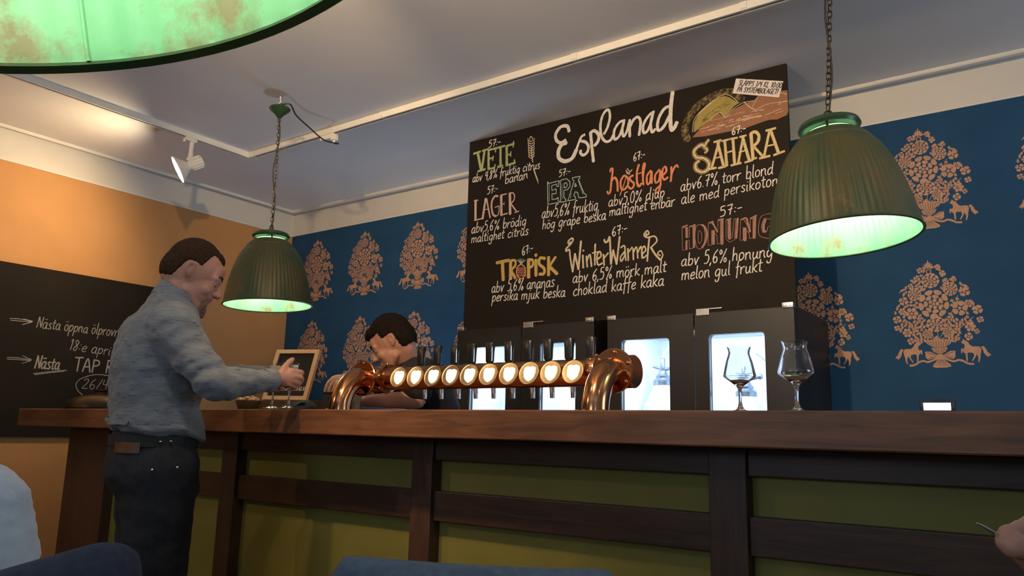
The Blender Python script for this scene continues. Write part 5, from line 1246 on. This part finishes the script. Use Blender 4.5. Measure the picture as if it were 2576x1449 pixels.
def man():
    F = Frame((-2.56, 1.49), (math.sin(math.radians(31.4)), math.cos(math.radians(31.4))))
    P = F.P; z = Vector((0, 0, 1))
    yaw = math.radians(20); tf = Vector((math.sin(yaw), math.cos(yaw), 0)); tl = Vector((-tf.y, tf.x, 0))
    base = P(390, 1200); root = thing('person', 'man standing at the bar in heathered grey blue shirt and dark jeans, holding two glasses', 'person', (base.x, base.y, 0))
    Hc = P(486, 690); ax = head_axes(F.f, F.l, 25); body = MB()
    q = head(body, Hc, ax, 1.0)
    limb(body, [q(-.026, 0, -.040), P(452, 738), P(432, 785)], [.058, .058, .066])
    # core of the trunk and legs (under the clothes)
    tr = [P(418, 800), P(402, 860), P(390, 940), P(390, 1020), P(388, 1100), P(384, 1160)]
    body.loft(resample([oval(c, tf, tl, a, b) for c, a, b in zip(tr, (.075, .10, .105, .10, .105, .105), (.13, .165, .16, .14, .145, .15))], 3))
    hipz = P(384, 1190).z
    def leg(off, kx, fx):
        h = P(404 if off < 0 else 388, 1180, off); k_ = Vector((h.x, h.y, .50))+F.f*kx; a_ = Vector((h.x, h.y, .09))+F.f*fx; return h, k_, a_
    legs = [leg(-.085, .015, -.03), leg(.10, .00, -.06)]
    for h, k_, a_ in legs: limb(body, [h, h.lerp(k_, .5), k_, k_.lerp(a_, .35), a_], [.085, .072, .055, .052, .036])
    # arms: right (near) and left (far)
    sR, eR, wR = P(432, 818, -.185), P(541, 968, -.245), P(688, 955, -.115)
    sL, eL, wL = P(412, 808, .19), P(548, 955, .26), P(672, 948, .085)
    for s_, e_, w_ in ((sR, eR, wR), (sL, eL, wL)): limb(body, [s_, s_.lerp(e_, .5), e_, e_.lerp(w_, .4), w_], [.050, .043, .039, .036, .0255])
    # right hand: back of the hand toward the viewer, fingers closing behind the right glass
    A = (F.f, F.l, z)
    pf = (P(738, 952, -.11)-P(700, 950, -.11)).normalized()
    body.ell(P(717, 950, -.108), (.042, .014, .034), (pf, F.l, z)); body.ell(P(706, 954, -.110), (.030, .017, .026), (pf, F.l, z)); body.rcone(wR, .026, P(704, 953, -.11), .024)
    body.ell(P(733, 946, -.110), (.020, .013, .030), (pf, F.l, z))
    finger(body, [P(737, 933, -.112), P(757, 936, -.100), P(760, 939, -.070), P(750, 940, -.048)], .0095, .0080)
    finger(body, [P(740, 946, -.114), P(757, 951, -.102), P(759, 957, -.070), P(748, 958, -.046)], .0098, .0082)
    finger(body, [P(737, 959, -.112), P(750, 964, -.100), P(752, 967, -.070), P(742, 968, -.048)], .0092, .0078)
    finger(body, [P(728, 969, -.110), P(740, 974, -.098), P(741, 977, -.072), P(733, 977, -.054)], .0082, .0070)
    finger(body, [P(703, 945, -.112), P(716, 925, -.104), P(728, 911, -.092), P(736, 904, -.082)], .0125, .0095)
    # left hand: behind the left glass, fingers closing toward the viewer below the bowl
    pf2 = (P(738, 956, .07)-P(686, 952, .085)).normalized()
    body.ell(P(702, 953, .074), (.044, .014, .034), (pf2, F.l, z)); body.rcone(wL, .026, P(690, 952, .08), .024)
    finger(body, [P(722, 938, .072), P(740, 940, .060), P(744, 944, .030), P(738, 946, .012)], .0095, .0080)
    finger(body, [P(724, 950, .074), P(742, 953, .062), P(746, 957, .032), P(738, 958, .012)], .0098, .0082)
    finger(body, [P(716, 964, .070), P(722, 972, .045), P(712, 976, .020), P(703, 974, .006)], .0092, .0078)
    finger(body, [P(704, 970, .068), P(704, 979, .045), P(694, 981, .022), P(688, 977, .010)], .0082, .0070)
    finger(body, [P(690, 948, .078), P(700, 936, .066), P(712, 930, .048)], .0120, .0092)
    me = fuse(body, .0042, 7)
    b = wpart('body', me, 'skin', root, normals=False)
    eyes(root, q, ax, 1.0)
    # hair: short cap, receding temples, thin on the forehead
    hb = MB(); f, l, u = ax
    hb.ell(q(-.016, 0, .034), (.096, .081, .097), ax, 26, 18); hb.ell(q(-.045, 0, .0), (.072, .074, .082), ax, 22, 14); hb.ell(q(.036, 0, .071), (.044, .050, .043), ax); hb.ell(q(-.062, 0, -.034), (.046, .058, .040), ax)
    hm = fuse(hb, .005, 3)
    bm = bmesh.new(); bm.from_mesh(hm)
    def margin(p):
        d = p-Hc; a, b_, c = d.dot(f), d.dot(l), abs(d.dot(l)); b_ = abs(b_); c = d.dot(u)
        if a > .032: t = .078-(.010 if b_ < .030 else 0)
        elif a > .016: t = .016+(a-.016)/.016*.062
        elif a > -.034: t = .020 if a < .002 else .016
        elif a > -.056: t = .020-(-.034-a)/.022*.080
        else: t = -.062
        return c-t
    bmesh.ops.delete(bm, geom=[v for v in bm.verts if margin(v.co) < 0], context='VERTS'); bm.to_mesh(hm); bm.free()
    displace(hm, lambda p: .0022*noise.noise(p*140)-.0010-.0070*(1-min(margin(p)/.024, 1))**1.5)
    hair = wpart('hair', hm, 'hair', root, normals=False); so = hair.modifiers.new('thickness', 'SOLIDIFY'); so.thickness = .005; so.offset = -1
    bd = MB(); bd.ell(q(.080, 0, -.102), (.026, .030, .026), ax); bd.rcone(q(.088, -.024, -.080), .011, q(.078, -.020, -.104), .014); bd.rcone(q(.088, .024, -.080), .011, q(.078, .020, -.104), .014); bd.rcone(q(.0925, -.022, -.056), .0052, q(.0985, .0, -.051), .0055); bd.rcone(q(.0925, .022, -.056), .0052, q(.0985, .0, -.051), .0055); bd.rcone(q(.0925, -.022, -.056), .0052, q(.088, -.026, -.080), .008); bd.rcone(q(.0925, .022, -.056), .0052, q(.088, .026, -.080), .008)
    bd.ell(q(.088, 0, -.116), (.020, .020, .018), ax)
    bmx = fuse(bd, .004, 3)
    displace(bmx, lambda p: .0018*noise.noise(p*170))
    wpart('beard', bmx, 'beard', root, normals=False)
    for b_ in (-1, 1): wpart('eyebrow', MB().tube([q(.0965, b_*.012, .026), q(.0935, b_*.028, .032), q(.0835, b_*.044, .029)], [.0026, .0032, .0018], 8, smooth=4), 'hair', root)
    # ---- shirt: trunk, sleeves to the wrists, stand collar
    s = MB()
    rows = [(P(432, 757), .070, .085), (P(424, 782, 0), .090, .150), (P(412, 815), .118, .192), (P(402, 860), .134, .205), (P(393, 915), .143, .202), (P(391, 970), .142, .190), (P(391, 1030), .143, .182), (P(391, 1070), .148, .184), (P(390, 1086), .150, .186), (P(389, 1098), .142, .180)]
    fc_, lc_, uc_ = head_axes(F.f, F.l, 27)
    s.loft(resample([oval(P(441, 744), fc_, lc_, .068, .070)]+[oval(c, tf, tl, a, b_) for c, a, b_ in rows[1:]], 4))
    for s_, e_, w_, sg in ((sR, eR, wR, 1), (sL, eL, wL, -1)):
        wc = w_.lerp(e_, .04)
        limb(s, [s_+z*.0, s_.lerp(e_, .35), s_.lerp(e_, .75), e_, e_.lerp(wc, .3), e_.lerp(wc, .7), wc], [.082, .072, .062, .056, .054, .045, .037], 22)
    s.ell(P(440, 800, -.14), (.075, .075, .06)); s.ell(P(418, 796, .15), (.075, .075, .06))
    sm = fuse(s, .0075, 7)
    wrinkle(sm, .0075, 9, (1, 1, 1.6)); wrinkle(sm, .0040, 24, (1, 1, 1.4))
    # folds gathered at the elbows and along the waist
    zl = rows[-3][0].z
    def folds(p):
        d_ = 0
        for e_ in (eR, eL):
            d = (p-e_).length
            if d < .13: d_ += .006*math.sin(d*150+p.z*40)*(1-d/.13)
        if p.z < zl: d_ += .006*math.sin(p.z*130+3*noise.noise(p*8))
        return d_
    displace(sm, folds)
    for v in sm.vertices:                       # hem hangs lower at the front
        if v.co.z < rows[-2][0].z+.02:
            fr = (v.co-rows[-1][0]).dot(tf); v.co.z -= .020*(fr/.14)-.008*math.sin(fr*30)
    wpart('shirt', sm, 'shirt', root, normals=False)
    cm = MB(); f2, l2, u2 = head_axes(F.f, F.l, 27)
    c0 = P(443, 742)
    cm.loft(resample([oval(c0-u2*.034+f2*.006, f2, l2, .072, .074, 32, 1), oval(c0-u2*.012+f2*.003, f2, l2, .069, .070, 32, 1), oval(c0+u2*.008, f2, l2, .067, .066, 32, 1), oval(c0+u2*.014, f2, l2, .0655, .065, 32, 1)], 3))
    cme = cm.mesh('collar'); bm = bmesh.new(); bm.from_mesh(cme); bmesh.ops.delete(bm, geom=[fc for fc in bm.faces if len(fc.verts) > 4], context='FACES_ONLY'); bm.to_mesh(cme); bm.free()
    wrinkle(cme, .004, 26)
    co = wpart('collar', cme, 'shirt', root); so = co.modifiers.new('thickness', 'SOLIDIFY'); so.thickness = .007; so.offset = 1
    for w_, e_ in ((wR, eR), (wL, eL)):
        d = (w_-e_).normalized(); mb = MB(); mb.lathe([(.0375, -.030), (.041, -.026), (.0405, .004), (.037, .008), (.031, .006), (.030, -.028)], w_-d*.006, d, 28)
        cme = mb.mesh('cuff'); wrinkle(cme, .0025, 40); wpart('cuff', cme, 'shirt', root)
    # ---- jeans
    t = MB()
    rows = [(P(388, 1088), .126, .166), (P(386, 1125), .132, .173), (P(382, 1165), .142, .182), (P(380, 1205), .146, .186), (P(392, 1240), .132, .182)]
    t.loft(resample([oval(c, tf, tl, a, b_) for c, a, b_ in rows], 3))
    for h, k_, a_ in legs: limb(t, [h, h.lerp(k_, .45), k_, k_.lerp(a_, .4), a_+z*.03], [.120, .108, .088, .076, .064], 22)
    t.ell(P(335, 1205, -.06), (.07, .07, .08)); t.ell(P(335, 1205, .10), (.07, .07, .08))
    tm = fuse(t, .009, 6); wrinkle(tm, .006, 10); wrinkle(tm, .003, 30)
    wpart('jeans', tm, 'denim', root, normals=False)
    c = P(387, 1108); n = 48
    def band(c, ra, rb, hh, th, a0=0, a1=n):
        t_ = lambda k: 2*PI*k/n
        def pt(k, r1, r2, zz): 
            a = t_(k); return c+tf*(r1*math.copysign(abs(math.cos(a))**.86, math.cos(a)))+tl*(r2*math.copysign(abs(math.sin(a))**.86, math.sin(a)))+z*zz
        ks = [a0+(a1-a0)*i_/32 for i_ in range(33)]
        return MB().loft([[pt(k, ra, rb, -hh), pt(k, ra, rb, hh), pt(k, ra-th, rb-th, hh), pt(k, ra-th, rb-th, -hh)] for k in ks])
    wpart('belt', band(c, .138, .179, .018, .006), 'rubber', root, smooth=False)
    wpart('leather_patch', band(P(386, 1124), .1405, .1805, .017, .004, 27.0, 32.5), 'leather', root, 'brown leather patch', smooth=False)
    for x, y, o_ in ((404, 1111, -.178), (430, 1110, -.172)): wpart('belt_stud', MB().ell(P(x, y, o_-.006), (.006, .006, .004), None, 12, 8), 'chrome', root)
    for x, y in ((383, 1182), (446, 1176)):
        pp = P(x, y, -.205); wpart('rivet', MB().ell(pp, (.005, .005, .005), None, 10, 8), 'chrome', root)
    # shoes
    for h, k_, a_ in legs:
        mb = MB(); g = Vector((a_.x, a_.y, 0)); mb.ell(g+F.f*.02+z*.045, (.06, .045, .05), A); mb.ell(g+F.f*.10+z*.035, (.09, .046, .034), A); mb.ell(g-F.f*.03+z*.035, (.045, .038, .035), A)
        sm2 = fuse(mb, .006, 5)
        for v in sm2.vertices: v.co.z = max(v.co.z, .002)
        wpart('shoe', sm2, 'rubber', root, normals=False)
    # the two glasses of beer he holds
    def held(px, off, label):
        p = P(px, 1000, off); g = thing('beer_glass', label, 'glass', (p.x, p.y, BZ1+.0008), None, 'held glasses of pale beer'); teku(g, (.164, .009), .90)
    held(686, .022, 'left one of the two beer glasses held by the man')
    held(727, -.058, 'right one of the two beer glasses held by the man, under his raised thumb')
man()

def bartender():
    v = ray(990, 858); h = Vector((v.x, v.y, 0)).normalized(); f = Vector((-h.y, h.x, 0))
    C = onY(990, 858, 2.66); F = Frame((C.x, C.y), f); P = F.P; z = Vector((0, 0, 1))
    root = thing('person', 'bartender in black short sleeves bending over behind the copper taps', 'person', (P(1075, 1000, -.1).x, P(1075, 1000, -.1).y, 0))
    f2 = (F.f*math.cos(.22)+F.l*math.sin(-.22)).normalized(); l2 = Vector((-f2.y, f2.x, 0))
    Hc = P(988, 862); ax = head_axes(f2, l2, 34); s = 1.02; body = MB(); q = head(body, Hc, ax, s)
    sh = P(1058, 945, -.08)
    limb(body, [q(-.030, 0, -.052), P(1022, 905, -.02), sh], [.054, .055, .070])
    tb = -.16
    tr = [P(1050, 935, -.08), P(1075, 980, -.13), P(1100, 1060, -.20)]; hip = Vector((tr[2].x, tr[2].y, .95))+F.f*-.02
    tf = (tr[0]-hip); up = tf.normalized(); fw = (F.f-up*F.f.dot(up)).normalized()
    rows = [(tr[0], .09, .16), (tr[1], .11, .19), (tr[2], .11, .17), (hip, .11, .17)]
    body.loft(resample([oval(c, fw, F.l, a*.85, b*.85) for c, a, b in rows], 3))
    for o in (-.09, .09):
        k0 = hip+F.l*o; limb(body, [k0, Vector((k0.x, k0.y, .5)), Vector((k0.x, k0.y, .09))], [.085, .055, .04])
    sL, eL, wL = P(1048, 945, .10), P(1050, 1006, .12), P(925, 1009, .06)
    sR, eR, wR = P(1020, 948, -.26), P(935, 985, -.34), P(872, 952, -.20)
    limb(body, [sL, sL.lerp(eL, .5), eL, eL.lerp(wL, .4), wL], [.05, .045, .041, .040, .028])
    limb(body, [sR, sR.lerp(eR, .5), eR, eR.lerp(wR, .4), wR], [.05, .045, .041, .038, .028])
    # right hand hanging over the left elbow of the tower, fingers pointing down
    body.ell(P(852, 957, -.19), (.040, .018, .030), (F.f, F.l, z)); body.rcone(wR, .027, P(856, 955, -.19), .024)
    for k, (bx, by, mx, my, tx, ty) in enumerate(((838, 950, 826, 962, 817, 985), (842, 955, 832, 970, 825, 992), (848, 962, 840, 976, 834, 996), (855, 967, 848, 980, 843, 996))):
        o = -.20+.018*k; finger(body, [P(bx, by, o), P(mx, my, o), P((mx+tx)/2-1, (my+ty)/2, o), P(tx, ty, o)], .0098-.0005*k, .0075)
    finger(body, [P(858, 962, -.165), P(848, 975, -.150), P(842, 988, -.150)], .0115, .0085)
    # left hand round a glass under the taps
    body.ell(P(905, 1010, .05), (.040, .018, .030), (F.f, F.l, z)); body.rcone(wL, .026, P(912, 1010, .05), .024)
    for k in range(4):
        y = 1003+k*6; finger(body, [P(893, y, .04), P(878, y+1, .03), P(872, y+3, .0), P(880, y+4, -.02)], .0092, .0075)
    finger(body, [P(905, 1000, .035), P(892, 993, .02), P(884, 994, .0)], .0115, .009)
    wpart('body', fuse(body, .0046, 7), 'skin2', root, normals=False)
    eyes(root, q, ax, s)
    hb = MB(); f_, l_, u_ = ax
    hb.ell(q(-.012, 0, .040), (.102*s, .083*s, .100*s), ax, 26, 18); hb.ell(q(-.045, 0, .002), (.074*s, .076*s, .082*s), ax, 22, 14); hb.ell(q(.046, 0, .086), (.050*s, .058*s, .034*s), ax); hb.ell(q(.072, .0, .082), (.030*s, .042*s, .020*s), ax)
    hm = fuse(hb, .005, 3); bm = bmesh.new(); bm.from_mesh(hm)
    def keep(p):
        d = p-Hc; a, b_, c = d.dot(f_), d.dot(l_), d.dot(u_)
        if c < -.060: return False
        if a > .03: return c > .066
        if a > -.030: return c > .026
        return c > -.060+max(0, a+.03)*1.2
    bmesh.ops.delete(bm, geom=[v_ for v_ in bm.verts if not keep(v_.co)], context='VERTS'); bm.to_mesh(hm); bm.free()
    displace(hm, lambda p: .004*noise.noise(p*90))
    hair = wpart('hair', hm, 'hair2', root, normals=False); so = hair.modifiers.new('thickness', 'SOLIDIFY'); so.thickness = .005; so.offset = -1
    for b_ in (-1, 1): wpart('eyebrow', MB().tube([q(.0985, b_*.012, .026), q(.0955, b_*.028, .032), q(.0855, b_*.044, .029)], [.003, .0036, .002], 8, smooth=4), 'hair2', root)
    sm = MB(); rows2 = [(P(1026, 908, -.03), .064, .070), (tr[0]+up*.02, .105, .16)]+[(c, a*1.12, b*1.12) for c, a, b in rows]
    sm.loft(resample([oval(c, fw if i else fw, F.l, a, b) for i, (c, a, b) in enumerate(rows2)], 3))
    for s_, e_ in ((sL, eL), (sR, eR)): limb(sm, [s_, s_.lerp(e_, .35), s_.lerp(e_, .62)], [.085, .072, .066])
    me = fuse(sm, .008, 6); wrinkle(me, .006, 10); wpart('tee_shirt', me, 'black_cloth', root, normals=False)
    t = MB(); t.ell(hip, (.15, .19, .14), (F.f, F.l, z))
    for o in (-.09, .09): k0 = hip+F.l*o; limb(t, [k0, Vector((k0.x, k0.y, .5)), Vector((k0.x, k0.y, .10))], [.11, .08, .065])
    me = fuse(t, .010, 6); wrinkle(me, .006, 10); wpart('trousers', me, 'denim', root, normals=False)
    for o in (-.09, .09):
        k0 = hip+F.l*o; g = Vector((k0.x, k0.y, 0)); mb = MB(); mb.ell(g+F.f*.02+z*.045, (.06, .045, .05), (F.f, F.l, z)); mb.ell(g+F.f*.10+z*.035, (.09, .046, .034), (F.f, F.l, z)); me = fuse(mb, .006, 4)
        for v_ in me.vertices: v_.co.z = max(v_.co.z, .002)
        wpart('shoe', me, 'rubber', root, normals=False)
bartender()

# ---- guest in a white shirt at the left edge (only an arm and shoulder in the frame)
def guest():
    z = Vector((0, 0, 1)); D = 1.15
    edge = onD(58, 1360, D); f = Vector((-.585, .811, 0)).normalized(); l = Vector((-f.y, f.x, 0))
    sh_top = onD(0, 1243, D)
    C = edge + l*.245; C.z = 0
    root = thing('person', 'seated guest in a white shirt cut off by the left edge of the frame', 'person', (C.x, C.y, 0))
    body = MB(); Hc = Vector((C.x, C.y, 1.20))+f*.03; ax = head_axes(f, l, 5); q = head(body, Hc, ax, .97)
    limb(body, [q(-.02, 0, -.06), Vector((C.x, C.y, 1.02))], [.055, .065])
    rows = [(Vector((C.x, C.y, 1.0)), .08, .12), (Vector((C.x, C.y, .93)), .10, .16), (Vector((C.x, C.y, .75)), .11, .15), (Vector((C.x, C.y, .54)), .12, .16)]
    body.loft(resample([oval(c, f, l, a, b) for c, a, b in rows], 3))
    arms = []
    for sgn in (-1, 1):
        s_ = Vector((C.x, C.y, .945))+l*(sgn*.165); e_ = s_+l*(sgn*.02)-z*.25+f*.06; w_ = e_+f*.23+z*.06-l*(sgn*.06); arms.append((s_, e_, w_))
        limb(body, [s_, e_, w_], [.045, .038, .026]); h = w_+f*.06; body.ell(h, (.045, .034, .016), (f, l, z)); body.rcone(w_, .025, h, .02)
        for k in range(4): b0 = h+f*.035+l*(.024-.016*k); finger(body, [b0, b0+f*.03-z*.006, b0+f*.052-z*.022], .0085, .007)
        finger(body, [h-l*(sgn*.028), h-l*(sgn*.045)+f*.02, h-l*(sgn*.05)+f*.042], .010, .008)
    kn = []
    for sgn in (-1, 1):
        h = Vector((C.x, C.y, .53))+l*(sgn*.09); k_ = h+f*.42+z*.0; a_ = Vector((k_.x, k_.y, .09))+f*.02; kn.append((h, k_, a_)); limb(body, [h, k_, a_], [.085, .055, .038])
    wpart('body', fuse(body, .006, 4), 'skin', root, normals=False); eyes(root, q, ax, .97)
    hb = MB(); hb.ell(q(-.018, 0, .040), (.098, .082, .096), ax); hb.ell(q(-.05, 0, .0), (.066, .074, .085), ax); wpart('hair', fuse(hb, .007, 3), 'hair', root, normals=False)
    s = MB(); s.loft(resample([oval(Vector((C.x, C.y, zz)), f, l, a, b) for zz, a, b in ((1.035, .07, .075), (1.0, .095, .14), (.94, .125, .185), (.80, .14, .19), (.66, .145, .185), (.52, .16, .20))], 4))
    for s_, e_, w_ in arms: limb(s, [s_, s_.lerp(e_, .5), e_, e_.lerp(w_, .5), w_], [.078, .072, .066, .058, .045])
    me = fuse(s, .009, 6); wrinkle(me, .008, 8, (1, 1, 2.2)); wrinkle(me, .003, 26, (1, 1, 2.5)); wpart('shirt', me, 'white_cloth', root, normals=False)
    t = MB()
    for h, k_, a_ in kn: limb(t, [h, h.lerp(k_, .5), k_, k_.lerp(a_, .5), a_], [.11, .092, .075, .068, .058])
    me = fuse(t, .01, 6); wrinkle(me, .005, 12); wpart('trousers', me, 'denim', root, normals=False)
    for h, k_, a_ in kn:
        g = Vector((a_.x, a_.y, 0)); mb = MB(); mb.ell(g+f*.02+z*.045, (.06, .045, .05), (f, l, z)); mb.ell(g+f*.10+z*.035, (.09, .046, .034), (f, l, z)); me = fuse(mb, .007, 4)
        for v_ in me.vertices: v_.co.z = max(v_.co.z, .002)
        wpart('shoe', me, 'rubber', root, normals=False)
guest()

# ---- upholstered chairs
def chair(name, label, A, B, ztopA, ztopB, mat, thick=.07, corner=.05, seat_dir=None, fabric='x'):
    """padded back whose top edge runs from A to B (room points), seat toward seat_dir"""
    A = Vector(A); B = Vector(B); d = Vector((B.x-A.x, B.y-A.y, 0)); w = d.length; d.normalize(); n = Vector((-d.y, d.x, 0)) if seat_dir is None else Vector(seat_dir).normalized()
    z = Vector((0, 0, 1)); c = (Vector((A.x, A.y, 0))+Vector((B.x, B.y, 0)))/2
    r = thing(name, label, 'chair', (c.x, c.y, 0))
    # back: rounded slab, gently curved
    N = 26; mb = MB()
    pts = []
    def top(u): return ztopA+(ztopB-ztopA)*u
    rings = []
    for i in range(N+1):
        u = i/N; x = u*w; e = min(x, w-x); dz = corner-math.sqrt(max(corner*corner-(corner-min(e, corner))**2, 0)); zt = top(u)-dz; bow = -n*(.035*(1-(2*u-1)**2))
        base = Vector((A.x, A.y, 0))+d*x+bow; ring = []
        th = thick*(1 if 0 < i < N else .55)
        for k in range(13):
            a = PI*k/12; ring.append(base+n*(-th/2*math.cos(a))+z*(zt-th/2+th/2*math.sin(a)))
        ring.append(base+n*(th/2)+z*.46); ring.append(base-n*(th/2)+z*.46); rings.append(ring)
    mb.loft(rings); bk = wpart('back_rest', mb, mat, r)
    mb = MB(); s0 = c+n*(thick/2)
    q = [s0-d*(w*.46), s0+d*(w*.46), s0+d*(w*.48)+n*.44, s0-d*(w*.48)+n*.44]
    bm = bmesh.new(); vs = [bm.verts.new(p+z*.41) for p in q]+[bm.verts.new(p+z*.48) for p in q]
    for fidx in ((3, 2, 1, 0), (4, 5, 6, 7), (0, 1, 5, 4), (1, 2, 6, 5), (2, 3, 7, 6), (3, 0, 4, 7)): bm.faces.new([vs[i] for i in fidx])
    bmesh.ops.bevel(bm, geom=list(bm.edges), offset=.018, segments=3, affect='EDGES'); mb.bm(bm); wpart('seat', mb, mat, r)
    for p in (c-d*(w*.42), c+d*(w*.42), c-d*(w*.42)+n*.44, c+d*(w*.42)+n*.44):
        back = (p-c).dot(n) < .1
        mb = MB(); mb.cyl(p+z*(.47 if back else .42), p+(n*(-.03) if back else n*.01), .018, .013, 12); wpart('leg', mb, 'frame_woodZ', r)
    return r
A = onD(838, 1405, 1.2); B = onD(1560, 1470, 1.2)
chair('dining_chair', 'slate blue upholstered chair back at the bottom middle of the frame', A, B, onD(870, 1393, 1.2).z, onD(1430, 1449, 1.2).z+.012, 'slate', .06, .03, seat_dir=None)
A = onD(-90, 1440, .98); B = onD(345, 1440, 1.06)
chair('armchair', 'dark navy upholstered chair with a rounded corner at the bottom left', A, B, onD(-90, 1452, 1.0).z, onD(330, 1338, 1.05).z, 'navy', .07, .05, seat_dir=(-.585, .811, 0))

# ---- hand of a guest at the lower right edge holding a thin silver rod
def right_hand():
    D = .92
    def P(x, y, o=0): return onD(x, y, D+o)
    z = Vector((0, 0, 1))
    root = thing('person', 'guest at the right edge, only a hand pinching a silver rod showing', 'person', Vector((P(2700, 1400).x+.25, P(2700, 1400).y-.35, 0)))
    b = MB()
    rt = (P(2650, 1380)-P(2550, 1380)).normalized(); fo = _F.normalized()
    b.ell(P(2640, 1372), (.048, .020, .040), (rt, fo, z))
    finger(b, [P(2612, 1340, -.01), P(2570, 1332, -.02), P(2536, 1345, -.025), P(2520, 1356, -.025)], .0115, .0085)
    finger(b, [P(2612, 1356, .01), P(2568, 1346, .005), P(2538, 1357, .0), P(2526, 1364, -.004)], .0112, .0085)
    finger(b, [P(2612, 1374, .02), P(2574, 1372, .02), P(2552, 1384, .015), P(2562, 1396, .0)], .0105, .0085)
    finger(b, [P(2616, 1392, .02), P(2586, 1394, .02), P(2570, 1404, .012), P(2582, 1412, .0)], .0095, .0078)
    finger(b, [P(2636, 1392, -.03), P(2590, 1388, -.042), P(2548, 1376, -.040), P(2524, 1366, -.034)], .0130, .0095)
    w = P(2720, 1400); e = P(3050, 1520, -.05); sh = e+Vector((.06, -.18, .22))
    b.rcone(P(2655, 1378), .030, w, .028); limb(b, [w, w.lerp(e, .5), e, sh], [.028, .036, .040, .046])
    wpart('body', fuse(b, .0036, 4), 'skin', root, normals=False)
    s = MB(); limb(s, [w.lerp(e, .35), e, sh], [.048, .055, .068]); me = fuse(s, .007, 5); wrinkle(me, .004, 20); wpart('sleeve', me, 'black_cloth', root, normals=False)
    g = thing('metal_rod', 'thin shiny silver rod held by the hand at the right edge', 'rod', P(2490, 1336, -.03))
    mb = MB(); mb.tube([P(2457, 1316, -.03), P(2480, 1328, -.03), P(2530, 1358, -.03), P(2570, 1382, -.03)], [.0009, .0017, .0024, .0026], 12, smooth=3); wpart('rod', mb, 'chrome', g)
right_hand()
